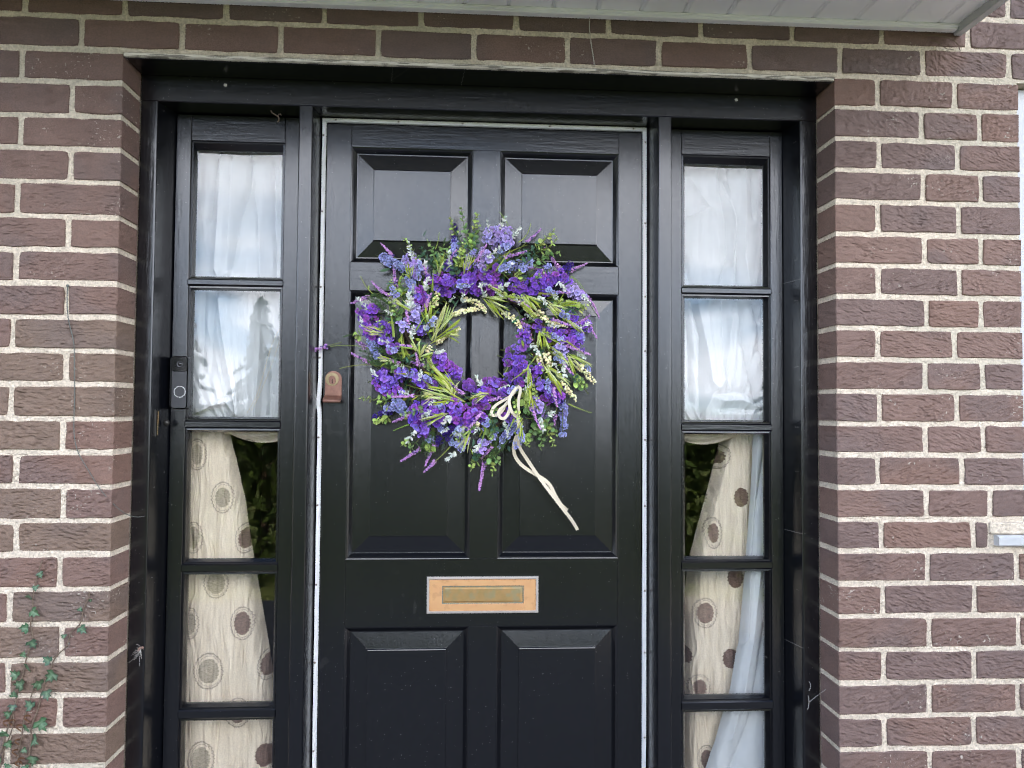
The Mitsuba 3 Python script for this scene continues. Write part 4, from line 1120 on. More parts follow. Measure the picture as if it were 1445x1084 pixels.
  ('L', 4, [[822,129,-927],[816,138,-959],[809,142,-995]]), ('X', 4.5, [[801,127,-923],[793,130,-930],[789,134,-943]]), 
  ('E', 5, [[832,124,-914],[850,127,-918],[857,131,-927]]), ('X', 4.5, [[833,129,-927],[843,134,-941],[840,138,-955]]), 
  ('B', 2.8, [[815,85,-832],[831,100,-870],[846,121,-905]]), ('C', 4.5, [[800,86,-836],[798,88,-846]]), ('Z', 5, [[808,123,-914],[798,121,-909]]), 
  ('P', 13, [[763,85,-823],[779,88,-806]]), ('P', 10, [[793,87,-812]]), ('P', 8, [[812,85,-819]]), ('P', 10, [[800,101,-778],[817,97,-785]]), 
  ('P', 9, [[780,86,-836]]), ('X', 4.5, [[583,115,-780],[552,127,-776],[521,136,-773]]), ('E', 5, [[603,102,-769],[585,113,-775],[570,123,-787]]), 
  ('V', 11, [[609,105,-786],[627,104,-803]]), ('V', 8, [[592,116,-793],[581,123,-804]]), ('D', 5, [[591,118,-802],[552,135,-818]]), 
  ('X', 5, [[561,135,-826]]), ('X', 5, [[582,128,-824]]), ('L', 3.2, [[642,101,-812],[598,125,-831]]), 
  ('B', 1.5, [[638,113,-836],[619,122,-843],[599,131,-852]]), ('P', 12, [[658,91,-800],[668,94,-817]]), ('P', 11, [[688,85,-786],[698,85,-793]]), 
  ('P', 11, [[664,104,-837],[674,108,-851]]), ('P', 8, [[651,104,-827]]), ('P', 10, [[699,89,-823],[716,85,-813]]), 
  ('P', 12, [[729,87,-796],[752,93,-785]]), ('P', 9, [[739,85,-816]]), ('W', 8, [[668,97,-823],[688,87,-806]]), 
  ('W', 8, [[742,85,-816],[724,88,-830]]), ('W', 8, [[773,88,-843],[755,94,-857]]), ('W', 8, [[654,113,-848],[636,129,-876]]), 
  ('W', 7, [[749,118,-899],[732,129,-920]]), ('D', 8, [[729,99,-860],[749,89,-843]]), ('D', 7, [[712,110,-874]]), ('V', 7, [[716,94,-843]]), 
  ('V', 7, [[688,114,-871]]), ('L', 3.2, [[665,129,-894],[618,141,-926]]), ('L', 3, [[700,118,-883],[677,138,-936]]), 
  ('L', 3.2, [[701,135,-927],[674,141,-952]]), ('B', 1.5, [[739,113,-888],[718,127,-910],[698,135,-929]]), ('V', 10, [[753,103,-874],[767,114,-895]]), 
  ('Q', 7, [[773,98,-867]]), ('X', 4, [[639,128,-876],[629,133,-883],[622,135,-886]]), ('E', 4, [[656,125,-879],[646,131,-889],[642,135,-900]]), 
  ('X', 4, [[691,124,-892]]), ('F', 3, [[698,97,-843],[681,118,-875],[667,130,-896]]), ('F', 3, [[698,97,-843],[695,113,-871],[687,129,-903]]), 
  ('F', 3, [[848,94,-856],[842,117,-898],[832,128,-923]]), ('F', 3, [[882,99,-856],[863,111,-884],[839,120,-905]]), 
  ('F', 3, [[745,100,-768],[711,94,-762],[671,85,-769]]), ('F', 3, [[950,94,-801],[966,114,-835],[957,125,-870]])]
IVY_STEMS = [[(-0.142, -1.134), (-0.15, -1.16), (-0.155, -1.182), (-0.16, -1.218), (-0.16, -1.248), (-0.163, -1.273), (-0.158, -1.299), (-0.163, -1.321), (-0.171, -1.351), (-0.177, -1.381), (-0.185, -1.413), (-0.191, -1.446), (-0.2, -1.476), (-0.209, -1.513), (-0.218, -1.545)], [(-0.041, -1.203), (-0.044, -1.219), (-0.054, -1.244), (-0.058, -1.269), (-0.08, -1.294), (-0.084, -1.314), (-0.106, -1.339), (-0.118, -1.364), (-0.129, -1.392), (-0.138, -1.427), (-0.142, -1.452), (-0.154, -1.487), (-0.155, -1.517), (-0.158, -1.547), (-0.155, -1.578)], [(-0.149, -1.384), (-0.155, -1.416), (-0.163, -1.446), (-0.171, -1.476), (-0.174, -1.506), (-0.18, -1.541), (-0.178, -1.577)], [(-0.195, -1.461), (-0.193, -1.481), (-0.204, -1.521), (-0.215, -1.555), (-0.217, -1.576)]]
IVY_LEAVES = [(-0.144, -1.162, 0.0156, 30), (-0.152, -1.191, 0.0143, 20), (-0.166, -1.211, 0.0143, 200), (-0.155, -1.243, 0.0209, 10), (-0.17, -1.278, 0.0209, 240), (-0.037, -1.219, 0.0078, 0), (-0.058, -1.24, 0.0104, 180), (-0.053, -1.28, 0.0196, 0), (-0.09, -1.296, 0.0117, 300), (-0.157, -1.309, 0.0209, 20), (-0.174, -1.336, 0.013, 180), (-0.163, -1.362, 0.0196, -20), (-0.188, -1.378, 0.0209, 200), (-0.177, -1.399, 0.0235, 250), (-0.191, -1.421, 0.0156, 220), (-0.193, -1.446, 0.017, 30), (-0.201, -1.462, 0.017, 220), (-0.209, -1.503, 0.0196, 200), (-0.2, -1.523, 0.017, 20), (-0.121, -1.348, 0.0196, 230), (-0.112, -1.379, 0.0261, -30), (-0.14, -1.398, 0.0222, 210), (-0.122, -1.418, 0.0222, 40), (-0.155, -1.444, 0.0222, 250), (-0.133, -1.481, 0.0287, 20), (-0.162, -1.491, 0.0196, 300), (-0.145, -1.517, 0.0248, 10), (-0.166, -1.538, 0.013, 200), (-0.147, -1.557, 0.0222, -10), (-0.216, -1.555, 0.0156, 250), (-0.202, -1.572, 0.0156, 100), (-0.163, -1.575, 0.0183, 20)]
IVY_DEAD = [(-0.205, -1.484), (-0.162, -1.474), (-0.177, -1.494), (-0.179, -1.524), (-0.184, -1.546), (-0.172, -1.564), (-0.177, -1.571), (-0.193, -1.483)]
VINE = [(-0.105, -0.53), (-0.105, -0.574), (-0.1, -0.613), (-0.09, -0.652), (-0.086, -0.715), (-0.084, -0.761), (-0.084, -0.824), (-0.083, -0.855), (-0.072, -0.901), (-0.054, -0.932), (-0.025, -0.978), (0.006, -1.02), (0.022, -1.045), (0.037, -1.05)]
RIBBON_A = [[0.8966, 0.0789, -0.7436], [0.879, 0.0747, -0.7672], [0.8556, 0.0737, -0.7815], [0.8381, 0.0694, -0.7979], [0.8365, 0.0661, -0.8107], [0.8497, 0.0656, -0.8106], [0.8648, 0.0678, -0.7942], [0.8742, 0.0708, -0.7802]]
RIBBON_B = [[0.874, 0.0673, -0.779], [0.86, 0.0643, -0.7943], [0.8518, 0.0617, -0.8094], [0.8612, 0.0611, -0.8197], [0.8739, 0.061, -0.8092], [0.8785, 0.0629, -0.7918], [0.8763, 0.069, -0.7732]]
RIBBON_C = [[0.8961, 0.0707, -0.7445], [0.8832, 0.068, -0.7615], [0.8772, 0.063, -0.7779], [0.8794, 0.0583, -0.7941], [0.8875, 0.0571, -0.8091], [0.8993, 0.0592, -0.8171]]
RIBBON_D = [[0.8971, 0.0689, -0.7432], [0.9028, 0.0652, -0.7474], [0.9002, 0.0592, -0.7685], [0.8989, 0.0552, -0.7917], [0.898, 0.0571, -0.8171], [0.9003, 0.0644, -0.8381], [0.9026, 0.0754, -0.8593]]
RIBBON_T1 = [[0.9032, 0.0947, -0.8577], [0.9017, 0.1045, -0.877], [0.9084, 0.1141, -0.894], [0.9263, 0.1256, -0.9209], [0.9462, 0.1311, -0.9501], [0.9708, 0.1327, -0.9838], [0.9937, 0.133, -1.0133], [1.0184, 0.133, -1.0445], [1.0396, 0.133, -1.0723], [1.052, 0.133, -1.0932]]
RIBBON_T2 = [[0.8988, 0.0989, -0.8602], [0.8915, 0.1115, -0.8868], [0.8933, 0.1198, -0.9039], [0.9073, 0.1295, -0.9285], [0.932, 0.1343, -0.948], [0.9552, 0.136, -0.9615], [0.9799, 0.1367, -0.979], [0.9959, 0.137, -1.0068], [1.0118, 0.137, -1.0312], [1.0277, 0.137, -1.0451]]
wre = thing('flower_wreath', 'round wreath of purple blossoms, lavender and greenery hung on the black door', 'wreath')
CX, CZ = 0.8004, -0.6411
COL = {'P': (0.205, 0.085, 0.49), 'P2': (0.32, 0.10, 0.50), 'P3': (0.31, 0.17, 0.66), 'Q': (0.48, 0.37, 0.78), 'V': (0.38, 0.38, 0.74), 'L': (0.46, 0.24, 0.52), 'D': (0.055, 0.03, 0.20), 'W': (0.78, 0.82, 0.74),
       'E': (0.22, 0.36, 0.14), 'X': (0.47, 0.61, 0.18), 'Z': (0.09, 0.17, 0.11), 'C': (0.86, 0.80, 0.46), 'G': (0.36, 0.45, 0.06), 'GE': (0.74, 0.76, 0.46), 'B': (0.23, 0.30, 0.06), 'F': (0.07, 0.12, 0.05), 'S': (0.13, 0.16, 0.05)}
PX = 0.00172


def basis(n, spin, r=None):
    n = unit(n)
    a = unit(np.cross(n, [0.31, 0.17, 0.93]))
    b = np.cross(n, a)
    c, s = math.cos(spin), math.sin(spin)
    return np.column_stack([a * c + b * s, -a * s + b * c, n])


def floret(R, col, r, petals=5):
    """A silk blossom facing +z: five rounded cupped petals and a pale eye."""
    b = MB()
    for k in range(petals):
        an = 2 * math.pi * (k + 0.12 * r.normal()) / petals
        L, wd, cup = R * r.uniform(0.88, 1.08), R * r.uniform(0.40, 0.50), r.uniform(-0.12, 0.30)
        tw = r.normal(0, 0.18)
        ring = [(0.06, 0), (0.38, 0.62), (0.70, 1.0), (0.92, 0.72), (1.0, 0.18), (0.97, -0.2), (0.92, -0.74), (0.70, -1.0), (0.38, -0.62)]
        P = np.array([[L * q, wd * w, 0] for q, w in ring] + [[0.60 * L, 0, 0]])
        rr = P[:, 0] / R
        P[:, 2] = R * (0.16 + cup * rr ** 2 + tw * P[:, 1] / R) - 0.10 * R * (rr < 0.1)
        P[-1, 2] -= 0.05 * R
        ca, sa = math.cos(an), math.sin(an)
        P = np.column_stack([P[:, 0] * ca - P[:, 1] * sa, P[:, 0] * sa + P[:, 1] * ca, P[:, 2]])
        base = jit(col, 0.10, r)
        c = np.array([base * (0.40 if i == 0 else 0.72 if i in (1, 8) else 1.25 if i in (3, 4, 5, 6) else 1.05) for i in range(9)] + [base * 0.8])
        n = 9
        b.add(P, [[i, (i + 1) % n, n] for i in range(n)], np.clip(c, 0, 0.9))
    h = trimesh.creation.icosphere(0, 0.10 * R)
    b.add(h.vertices * [1, 1, 0.7] + [0, 0, 0.14 * R], h.faces, (0.55, 0.48, 0.32))
    return b


def stamp(dst, src, M, o):
    for v, c in zip(src.v, src.c):
        pass
    v = np.vstack(src.v) @ M.T + o
    dst.add(v, np.vstack(src.f), np.vstack(src.c))


fr_ = np.random.default_rng(55)
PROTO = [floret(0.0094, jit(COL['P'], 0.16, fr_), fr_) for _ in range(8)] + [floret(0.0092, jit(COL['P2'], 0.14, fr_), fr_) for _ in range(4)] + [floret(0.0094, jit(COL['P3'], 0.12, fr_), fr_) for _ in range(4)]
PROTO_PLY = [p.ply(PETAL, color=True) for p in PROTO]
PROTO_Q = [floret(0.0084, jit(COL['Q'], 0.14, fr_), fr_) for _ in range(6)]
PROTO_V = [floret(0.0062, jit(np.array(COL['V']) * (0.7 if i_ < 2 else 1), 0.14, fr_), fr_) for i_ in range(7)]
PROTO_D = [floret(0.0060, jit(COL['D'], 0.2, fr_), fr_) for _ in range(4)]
BALL = trimesh.creation.icosphere(1, 1.0)
BALL0 = trimesh.creation.icosphere(0, 1.0)
blossoms = 0


def leafing(b, base, tip, width, normal, col, col_edge=None, n=5, cup=0.25, bend=0.0, shape='leaf'):
    base, tip = np.asarray(base, float), np.asarray(tip, float)
    t = np.linspace(0, 1, n)
    pts = base + (tip - base) * t[:, None] + np.asarray(normal) * (bend * np.sin(math.pi * t))[:, None]
    side = unit(np.cross(tip - base, normal))
    if shape == 'leaf': w = width * np.sin(math.pi * np.clip(t * 0.94 + 0.04, 0, 1)) ** 0.75
    elif shape == 'round': w = width * np.sqrt(np.clip(1 - (2 * t - 1) ** 2, 0.02, 1))
    else: w = width * np.clip(1 - t, 0.03, 1) ** 0.6 * np.clip(t * 6 + 0.5, 0, 1)
    b.strip(pts, np.broadcast_to(side, pts.shape), w, col, col_edge, cup)


def pts_of(q):
    return np.array(q, float) / 1000.0


def out_from_axis(p, axis_pts):
    d = np.linalg.norm(axis_pts - p, axis=1)
    return p - axis_pts[np.argmin(d)]


def cluster(kind, q, rp):
    global blossoms
    pts = pts_of(q)
    R = rp * PX
    ax = spline(pts, 8)
    L = np.linalg.norm(np.diff(ax, axis=0), axis=1).sum()
    seed = int(abs(pts[0][0] * 7919 + pts[0][2] * 104729) * 1000) % 2 ** 31
    r = np.random.default_rng(seed)
    proto, fr = {'P': (PROTO, 0.0090), 'Q': (PROTO_Q, 0.0084), 'V': (PROTO_V, 0.0062), 'D': (PROTO_D, 0.0060)}[kind]
    area = 2 * R * L + math.pi * R * R
    n = max(4, int((1.25 if kind in 'PQ' else 1.05) * area / (2.1 * fr * fr)))
    nm = {'P': 'purple_blossom_spray', 'Q': 'lilac_blossom_spray', 'V': 'blue_violet_spray', 'D': 'dark_violet_spike'}[kind]
    own = MB()
    along = unit(pts[-1] - pts[0]) if L > 1e-4 else unit([pts[0][0] - CX, 0, pts[0][2] - CZ])
    own.tube(spline([ax[0] - along * 0.03 + [0, 0.02, 0], ax[0], ax[-1]], 8), 0.0012, 0.0007, 4, COL['S'])
    P, tries = [], 0
    while len(P) < n and tries < 4000:
        tries += 1
        t = r.random()
        c = ax[min(7, int(t * 8))]
        taper = 1.0 if kind in 'PQ' else (1.0 - 0.55 * t)
        d = r.normal(size=3)
        d[1] = -abs(d[1]) * 0.9
        d = unit(d)
        p = c + d * R * taper * r.uniform(0.5, 0.97)
        if all(np.linalg.norm(p - o[0]) > 1.02 * fr for o in P): P.append((p, d))
        elif tries % 40 == 39: P.append((p - 0.004 * np.array([0, 1, 0]), d))
    P.sort(key=lambda o: o[0][1])
    subs = []
    pick = r.permutation(len(proto))[:6]
    for i, (p, d) in enumerate(P):
        nrm = unit(d * 0.9 + np.array([0, -0.75, 0.15]) + r.normal(0, 0.28, 3) + (along * 0.25 if kind in 'VD' else 0))
        M = basis(nrm, r.uniform(0, 6.28)) * r.uniform(0.72, 1.22)
        j = int(pick[int(r.integers(0, len(pick)))])
        if kind == 'P' and blossoms < 290 and i < 0.72 * len(P):
            m4 = np.eye(4)
            m4[:3, :3], m4[:3, 3] = M, p
            subs.append({**PROTO_PLY[j], 'to_world': T(m4.tolist())})
            blossoms += 1
        else:
            stamp(own, proto[j], M, p)
        own.tube([c_ for c_ in (ax[np.argmin(np.linalg.norm(ax - p, axis=1))], p)], 0.0006, 0.0005, 3, COL['S'])
    k = put(wre, nm, own.ply(PETAL, color=True))
    for s in subs:
        put(k, 'blossom', s)


def spike(kind, q, rp):
    pts = pts_of(q)
    r = np.random.default_rng(int(abs(pts[0][0] * 7919 + pts[0][2] * 10729) * 1000) % 2 ** 31)
    b = MB()
    L = np.linalg.norm(np.diff(pts, axis=0), axis=1).sum()
    along = unit(pts[-1] - pts[0])
    if L < 0.012:
        pts = np.vstack([pts[0], pts[0] + np.array([0.004, -0.016, 0.004])])
        L, along = 0.016, unit([0.2, -0.95, 0.2])
    ax = spline(pts, 24)
    b.tube(spline([ax[0] - along * 0.035 + [0, 0.012, 0], ax[0] - along * 0.012, ax[0], ax[-1]], 10), 0.0011, 0.0007, 4, COL['S'])
    R = rp * PX * (1.2 if kind == 'L' else 1)
    size = 0.0026 if kind == 'L' else 0.0037
    n = int(L / size * (4.6 if kind == 'L' else 4.2))
    for i in range(n):
        t = i / max(1, n - 1)
        c = ax[min(23, int(t * 24))]
        taper = (1 - 0.62 * t) * (0.75 + 0.25 * math.sin(t * 26)) if kind == 'L' else (0.95 - 0.5 * max(0, t - 0.4))
        d = unit(r.normal(size=3))
        d = unit(d - along * (d @ along))
        p = c + d * R * taper * r.uniform(0.45, 1.0) + along * r.normal(0, size * 0.4)
        s = size * r.uniform(0.6, 1.15) * (1 - 0.35 * t)
        col = jit(COL['L'] if kind == 'L' else COL['C'], 0.18, r)
        if kind == 'L' and r.random() < 0.25: col = jit((0.50, 0.26, 0.52), 0.12, r)
        if kind == 'L' and r.random() < 0.12: col = jit(COL['D'], 0.2, r)
        B = BALL0 if kind == 'L' else BALL
        b.add(B.vertices * s * r.uniform(0.75, 1.2, 3) + p, B.faces, np.clip(col, 0, 0.92))
    put(wre, 'lavender_spike' if kind == 'L' else 'cream_flower_spike', b.ply(BEAD, smooth=(kind == 'C'), color=True))


def white_sprig(q, rp):
    pts = pts_of(q)
    r = np.random.default_rng(int(abs(pts[0][0] * 919 + pts[0][2] * 10429) * 1000) % 2 ** 31)
    b = MB()
    if np.linalg.norm(pts[-1] - pts[0]) < 0.01: pts = np.vstack([pts[0], pts[0] + [0.005, -0.01, 0.012]])
    ax = spline(np.vstack([pts[0], (pts[0] + pts[-1]) / 2 + [0, -0.006, 0], pts[-1] + [0, -0.004, 0]]), 12)
    along = unit(ax[-1] - ax[0])
    L = np.linalg.norm(ax[-1] - ax[0])
    b.tube(ax, 0.0012, 0.0007, 4, jit((0.45, 0.52, 0.42), 0.1, r))
    side = unit(np.cross(along, [0, 1, 0]))
    face = unit(np.cross(side, along))
    if face[1] > 0: face = -face
    m = int(r.integers(5, 8))
    for i in range(m):
        t = 0.02 + 0.9 * (i + r.uniform(-0.3, 0.3)) / (m - 1)
        p = ax[min(11, max(0, int(t * 12)))]
        for s in (-1, 1, 0.2):
            if r.random() < 0.18: continue
            ln = rp * PX * r.uniform(0.45, 1.1) * (1 - 0.30 * t)
            d = unit(along * r.uniform(0.35, 1.1) + side * s * r.uniform(0.5, 1.2) + face * r.uniform(-0.3, 0.9))
            c = jit(COL['W'], 0.10, r) * r.uniform(0.72, 1.08)
            leafing(b, p, p + d * ln, rp * PX * r.uniform(0.14, 0.20), unit(face + 0.45 * r.normal(size=3)), c, c * 0.85, n=5, shape='round', cup=r.uniform(-0.3, 0.4), bend=r.uniform(-0.1, 0.25) * ln)
    d = unit(along + 0.3 * r.normal(size=3))
    leafing(b, ax[-1], ax[-1] + d * rp * PX * 0.6, rp * PX * 0.13, face, jit(COL['W'], 0.06, r), n=4, shape='round')
    put(wre, 'white_leaf_sprig', b.ply(LEAF, color=True))


def eucalyptus(kind, q, rp):
    pts = pts_of(q)
    r = np.random.default_rng(int(abs(pts[0][0] * 719 + pts[0][2] * 20429) * 1000) % 2 ** 31)
    b = MB()
    if np.linalg.norm(pts[-1] - pts[0]) < 0.006:
        o = unit([pts[0][0] - CX, -0.025, pts[0][2] - CZ])
        R = rp * PX
        pts = np.vstack([pts[0] - o * R * 0.8, pts[0], pts[0] + o * R * 0.9])
        leaf = 0.0082
    else:
        leaf = 0.0078 * rp / 4.8
    ax = spline(pts, 16)
    along = unit(ax[-1] - ax[0])
    L = np.linalg.norm(np.diff(ax, axis=0), axis=1).sum()
    b.tube(spline([ax[0] - along * 0.02 + [0, 0.01, 0], ax[0], ax[8], ax[-1]], 8), 0.0011, 0.0006, 4, COL['S'])
    m = max(3, int(L / 0.0088))
    for i in range(m + 1):
        t = i / m
        p = ax[min(15, int(t * 16))]
        an0 = (i % 2) * math.pi / 2 + r.normal(0, 0.25)
        e1 = unit(np.cross(along, [0.1, 0.9, 0.2]))
        e2 = np.cross(along, e1)
        for s in (0, math.pi):
            d = e1 * math.cos(an0 + s) + e2 * math.sin(an0 + s)
            d = unit(d + along * r.uniform(0.25, 0.8))
            ln = leaf * 2.0 * r.uniform(0.8, 1.15) * (1 - 0.45 * t)
            nrm = unit(along * 0.9 - d * 0.5 + np.array([0, -0.9, 0.25]) + 0.25 * r.normal(size=3))
            c0 = COL[kind]
            if kind == 'E' and t > 0.6: c0 = np.array(COL['E']) * (1.6 - t) + np.array(COL['X']) * (t - 0.6)
            col = jit(c0, 0.15, r)
            leafing(b, p + d * 0.0012, p + d * ln, ln * 0.46, nrm, col * 1.04, col * 0.9, n=6, shape='round', cup=-0.22)
    put(wre, 'eucalyptus_sprig', b.ply(LEAF, color=True))


def grass_tuft(q, rp):
    pts = pts_of(q)
    r = np.random.default_rng(int(abs(pts[0][0] * 519 + pts[0][2] * 30429) * 1000) % 2 ** 31)
    b = MB()
    for tip in pts[1:]:
        for k in range(3):
            tp = tip + r.normal(0, 0.006, 3) * (k > 0) + np.array([0, -0.006, 0])
            bs = pts[0] + r.normal(0, 0.003, 3)
            v = tp - bs
            nrm = unit(np.array([0.2 * r.normal(), -1, 0.2 * r.normal()]))
            leafing(b, bs + v * (0.0 if k == 0 else 0.1 + 0.4 * r.random()), tp, rp * PX * r.uniform(0.26, 0.46), nrm, jit(COL['G'], 0.18, r), jit(COL['GE'] if r.random() < 0.55 else COL['G'], 0.12, r), n=8, shape='leaf', cup=0.5, bend=r.uniform(0.0, 0.016))
    put(wre, 'grass_tuft', b.ply(LEAF, color=True))


def blade(q, rp):
    ax = spline(pts_of(q), 14)
    r = np.random.default_rng(int(abs(ax[0][0] * 319 + ax[0][2] * 40429) * 1000) % 2 ** 31)
    b = MB()
    w = rp * PX * 0.55 * np.clip(np.linspace(1.15, 0.05, 14), 0.1, 1)
    t = np.gradient(ax, axis=0)
    side = np.array([unit(np.cross(v, [0, -1, 0.2])) for v in t])
    c = jit(COL['B'], 0.2, r)
    b.strip(ax, side, np.maximum(w, 0.0007), c, c * 1.25, 0.5)
    b.tube(ax + [0, 0.0005, 0], 0.0007, 0.0004, 3, c)
    put(wre, 'grass_blade', b.ply(LEAF, color=True))


def feathery(q, rp):
    ax = spline(pts_of(q), 16)
    r = np.random.default_rng(int(abs(ax[0][0] * 119 + ax[0][2] * 50429) * 1000) % 2 ** 31)
    b = MB()
    along = unit(ax[-1] - ax[0])
    for k in range(5):
        o = r.normal(0, 0.0045, 3)
        p = ax + o * np.linspace(0.3, 1.2, 16)[:, None]
        b.tube(p, 0.0008, 0.0004, 3, jit(COL['S'], 0.2, r))
        for i in range(2, 16):
            for s in range(3):
                d = unit(along * 0.9 + r.normal(0, 0.6, 3))
                leafing(b, p[i], p[i] + d * r.uniform(0.006, 0.014), 0.0007, unit([0.1, -1, 0.2]), jit(COL['F'], 0.25, r), n=3)
    put(wre, 'feathery_greenery', b.ply(LEAF, color=True))


# twig ring and dark filler leaves that the sprigs are pushed into
b = MB()
for k in range(7):
    r = np.random.default_rng(300 + k)
    a = np.linspace(0, 2 * math.pi, 90)
    rad = 0.172 + 0.020 * np.sin(a * 5 + k * 1.7) + 0.012 * (k % 3 - 1)
    yy = 0.142 + 0.014 * np.cos(a * 5 + k * 1.7)
    b.tube(np.column_stack([CX + rad * np.cos(a), yy, CZ + rad * np.sin(a)]), 0.0034, sides=6, c=jit((0.085, 0.055, 0.035), 0.2, r))
put(wre, 'twig_ring', b.ply(BEAD, smooth=True, color=True), 'brown twisted twig ring under the flowers')
b = MB()
r = np.random.default_rng(77)
for k in range(900):
    a, q = r.uniform(0, 2 * math.pi), r.normal(0.18, 0.034)
    p = np.array([CX + q * math.cos(a), r.uniform(0.10, 0.150), CZ + q * math.sin(a)])
    d = unit([math.cos(a) * r.uniform(-0.3, 1.0) + 0.7 * r.normal(), 0.3 * r.normal() - 0.3, math.sin(a) * r.uniform(-0.3, 1) + 0.7 * r.normal()])
    ln = r.uniform(0.014, 0.036)
    c = jit(COL['Z'] if r.random() < 0.6 else COL['F'] if r.random() < 0.6 else COL['G'], 0.25, r)
    leafing(b, p, p + d * ln, r.uniform(0.0012, 0.0042), unit([0.4 * r.normal(), -1, 0.4 * r.normal()]), c, c * 1.2, n=5, bend=0.003)
put(wre, 'filler_foliage', b.ply(LEAF, color=True), kind='stuff')
for kind, rp, q in WREATH:
    if kind in 'PQVD': cluster(kind, q, rp)
    elif kind in 'LC': spike(kind, q, rp)
    elif kind == 'W': white_sprig([[a, b_ - 16, c] for a, b_, c in q], rp * 1.15)
    elif kind in 'EXZ': eucalyptus(kind, [[a, b_ - 9, c] for a, b_, c in q], rp)
    elif kind == 'G': grass_tuft([[a, b_ - 10, c] for a, b_, c in q], rp)
    elif kind == 'B': blade(q, rp)
    elif kind == 'F': feathery(q, rp)

# the thin sprigs that stick out between the blossoms, all round the ring
sr = np.random.default_rng(91)
for i in range(118):
    a = 2 * math.pi * (i + sr.uniform(-0.4, 0.4)) / 118
    q0 = sr.uniform(0.12, 0.225)
    out = np.array([math.cos(a), 0, math.sin(a)])
    tang = np.array([-math.sin(a), 0, math.cos(a)])
    d = unit(out * sr.uniform(0.35, 1.0) - tang * sr.uniform(0.1, 0.9) + np.array([0, sr.uniform(-0.55, 0.0), 0]))
    if q0 < 0.15: d = unit(-tang * 0.9 + out * sr.uniform(-0.5, 0.3) + np.array([0, -0.4, 0]))
    p0 = np.array([CX, 0, CZ]) + out * q0
    p0[1] = 0.143 - 0.058 * math.exp(-((q0 - 0.185) / 0.085) ** 2) - 0.012
    ln = sr.uniform(0.030, 0.062)
    q = [(1000 * p0).tolist(), (1000 * (p0 + d * ln * 0.5 + [0, -0.003, 0])).tolist(), (1000 * (p0 + d * ln)).tolist()]
    k = i % 6
    if k == 0: spike('L', [q[0], q[2]], 2.6)
    elif k == 1: blade(q, 2.6)
    elif k == 2: cluster('V', [q[1], q[2]], 4.2)
    elif k == 3: grass_tuft([q[0], q[2], (np.array(q[2]) + [8, 4, -9]).tolist(), (np.array(q[1]) + [-9, -4, 6]).tolist()], 2.1)
    elif k == 4: eucalyptus('X' if sr.random() < 0.5 else 'E', q, 3.6)
    else: white_sprig([q[0], q[1]], 5.2)


def ribbon(b, q, w, flip=0.0, n=40):
    ax = spline(np.array(q), n)
    t = np.gradient(ax, axis=0)
    s = []
    for i, v in enumerate(t):
        k = unit(np.cross(v, [0, -1, 0]))
        u = np.cross(unit(v), k)
        a = 0.40 * math.sin(i / n * 5 + flip) + 0.15
        s.append(k * math.cos(a) + u * math.sin(a))
    b.strip(ax, np.array(s), w, (1, 1, 1))


for name, lst in (('ribbon_loop', [RIBBON_A, RIBBON_B, RIBBON_C]), ('ribbon_fall', [RIBBON_D]), ('ribbon_tail', [RIBBON_T1]), ('ribbon_tail', [RIBBON_T2])):
    for i, q in enumerate(lst):
        b = MB()
        ribbon(b, q, 0.0037 if name != 'ribbon_tail' else 0.0042, 1.3 * i + (2.2 if name == 'ribbon_tail' else 0))
        put(wre, name, b.ply(RIBBON, smooth=True))

# ---------------------------------------------------------------- ivy, tendril and litter on the wall
ivy = thing('ivy_plant', 'young ivy climbing the bricks left of the door frame', 'ivy')
b = MB()
for s in IVY_STEMS:
    p = np.array([[x, -0.0042, z] for x, z in s])
    b.tube(spline(p, len(s) * 3), 0.0012, 0.0019, 5)
for (x, z) in ((-0.205, -1.62), (-0.16, -1.64)):
    b.tube(spline([[x, -0.004, z + 0.05], [x + 0.01, -0.004, z], [x - 0.01, -0.005, GROUND]], 30), 0.0014, 0.002, 5)
put(ivy, 'stem', b.ply(TWIG))


def ivy_leaf(s, r):
    """Five pointed lobes round the stalk, folded along the midrib, with paler veins."""
    out = [(0.0, -0.28), (0.42, -0.40), (0.78, -0.02), (0.40, 0.14), (0.52, 0.52), (0.20, 0.52), (0.0, 1.0), (-0.20, 0.52), (-0.52, 0.52), (-0.40, 0.14), (-0.78, -0.02), (-0.42, -0.40)]
    P = np.array([[x, 0, y] for x, y in out] + [[0, 0, 0], [0, 0, 0.45]]) * s * 0.62
    P[:, 1] = -0.18 * np.abs(P[:, 0]) - 0.05 * s + r.normal(0, 0.03 * s, 14)
    P[-2:, 1] += 0.0
    c = np.array([jit((0.026, 0.058, 0.028), 0.35, r)] * 14)
    c[[2, 6, 10]] *= 1.3
    c[-2:] = np.array([0.12, 0.19, 0.11])
    n = 12
    f = []
    for i in range(n):
        j = (i + 1) % n
        f.append([i, j, 13 if 3 <= i <= 8 else 12])
    f += [[3, 13, 12], [9, 12, 13]]
    b = MB()
    b.add(P, f, c)
    return b


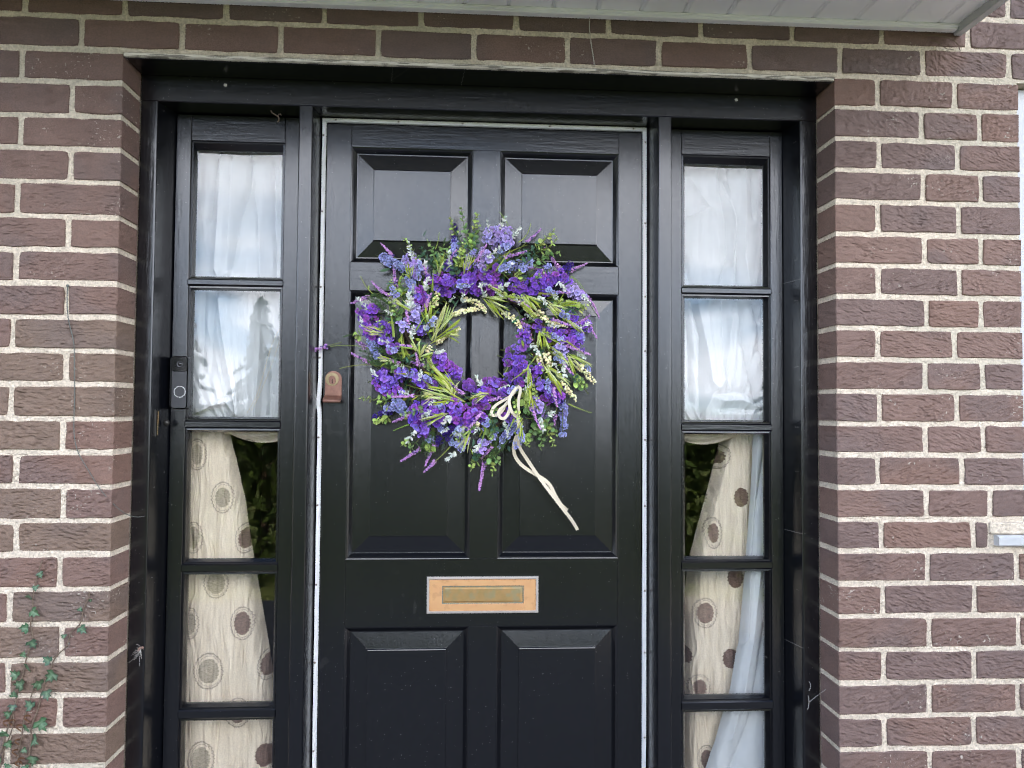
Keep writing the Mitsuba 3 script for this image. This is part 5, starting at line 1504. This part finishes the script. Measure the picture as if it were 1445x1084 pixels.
ir = np.random.default_rng(12)
for (x, z, s, an) in IVY_LEAVES:
    b = ivy_leaf(s * 1.3, ir)
    m = T().translate([x, -0.0075, z]).rotate([0, 1, 0], -an + 180 + 40 * ir.normal()).rotate([1, 0, 0], 18 * ir.normal())
    put(ivy, 'leaf', {**b.ply(IVY, color=True), 'to_world': m})
for (x, z) in IVY_DEAD:
    b = MB()
    t = np.linspace(0, 5, 9)
    b.strip(np.column_stack([x + 0.006 * np.cos(t), -0.008 + 0.004 * np.sin(t * 1.7), z + 0.009 * np.sin(t * 0.8)]), np.tile(unit([0.3, -0.5, 0.8]), (9, 1)), 0.0028, (0.17, 0.085, 0.045))
    put(ivy, 'withered_leaf', b.ply(IVY, color=True))

vine = thing('dry_tendril', 'thin grey dead tendril hanging down the left bricks and over the frame', 'tendril')
b = MB()
p = spline([[x, -0.004 if x < 0.0 else (-0.004 + 2.2 * x), z] for x, z in VINE], 70)
b.tube(p, 0.0011, 0.0008, 5)
put(vine, 'stem', b.ply(OLD_TENDRIL))
b = MB()
h = trimesh.creation.icosphere(1, 0.0035)
b.add(h.vertices + [-0.105, -0.004, -0.532], h.faces)
put(vine, 'root_knot', b.ply(OLD_TENDRIL))

wisp = thing('dead_root', 'pale curled dead root at the end of the soffit', 'root')
b = MB()
b.tube(spline([[1.868, -0.004, 0.105], [1.90, -0.012, 0.100], [1.935, -0.012, 0.088], [1.950, -0.006, 0.070]], 20), 0.0016, 0.001, 5)
b.tube(spline([[1.880, -0.004, 0.095], [1.90, -0.008, 0.082], [1.915, -0.006, 0.075], [1.936, -0.004, 0.074]], 20), 0.0011, 0.0007, 5)
put(wisp, 'strand', b.ply(TWIG))
wisp = thing('hanging_thread', 'thin pale root thread hanging from the soffit over the middle of the lintel', 'thread')
b = MB()
b.tube(spline([[1.054, -0.008, 0.118], [1.056, -0.006, 0.07], [1.062, -0.006, 0.03], [1.066, -0.005, 0.004]], 24), 0.0010, 0.0012, 5)
put(wisp, 'strand', b.ply(WEB))

lt = thing('dead_leaf', 'curled dead leaf caught in cobweb low on the left door jamb', 'leaf')
b = MB()
t = np.linspace(0, 4, 10)
b.strip(np.column_stack([0.0335 + 0.006 * np.cos(t), 0.084 + 0.003 * np.sin(2 * t), -1.3560 + 0.004 * np.sin(t)]), np.tile(unit([0.4, -0.4, 0.8]), (10, 1)), 0.0038, (0.36, 0.24, 0.20))
put(lt, 'blade', b.ply(IVY, color=True))
b = MB()
wr_ = np.random.default_rng(5)
for k in range(11):
    a = np.array([0.033, 0.086, -1.357])
    e = a + np.array([wr_.normal(-0.008, 0.010), wr_.uniform(0.0, 0.004), wr_.normal(-0.012, 0.016)])
    b.tube(spline([a, (a + e) / 2 + wr_.normal(0, 0.002, 3) * [1, 0.3, 1], e], 8), 0.0005, 0.0004, 3)
put(lt, 'cobweb', b.ply(WEB))
tw = thing('dry_twig', 'small forked dry twig hanging at the top of the left sidelight', 'twig')
b = MB()
b.tube(spline([[0.296, 0.118, -0.0765], [0.305, 0.120, -0.086], [0.312, 0.122, -0.090], [0.311, 0.124, -0.103]], 12), 0.0013, 0.0016, 5)
b.tube(spline([[0.311, 0.122, -0.090], [0.317, 0.120, -0.084], [0.321, 0.119, -0.088]], 8), 0.0012, 0.0008, 5)
put(tw, 'stem', b.ply(TWIG))
cw = thing('cobweb_wisp', 'grey forked cobweb wisp low on the right door jamb', 'cobweb')
b = MB()
b.tube(spline([[1.612, 0.087, -1.452], [1.616, 0.0865, -1.463], [1.612, 0.087, -1.475]], 10), 0.0007, 0.0007, 4)
b.tube(spline([[1.610, 0.087, -1.486], [1.6115, 0.086, -1.502], [1.6085, 0.087, -1.520]], 10), 0.0009, 0.0007, 4)
b.tube(spline([[1.6115, 0.086, -1.502], [1.624, 0.080, -1.488], [1.641, 0.060, -1.462]], 12), 0.0007, 0.0005, 4)
put(cw, 'strand', b.ply(WEB))
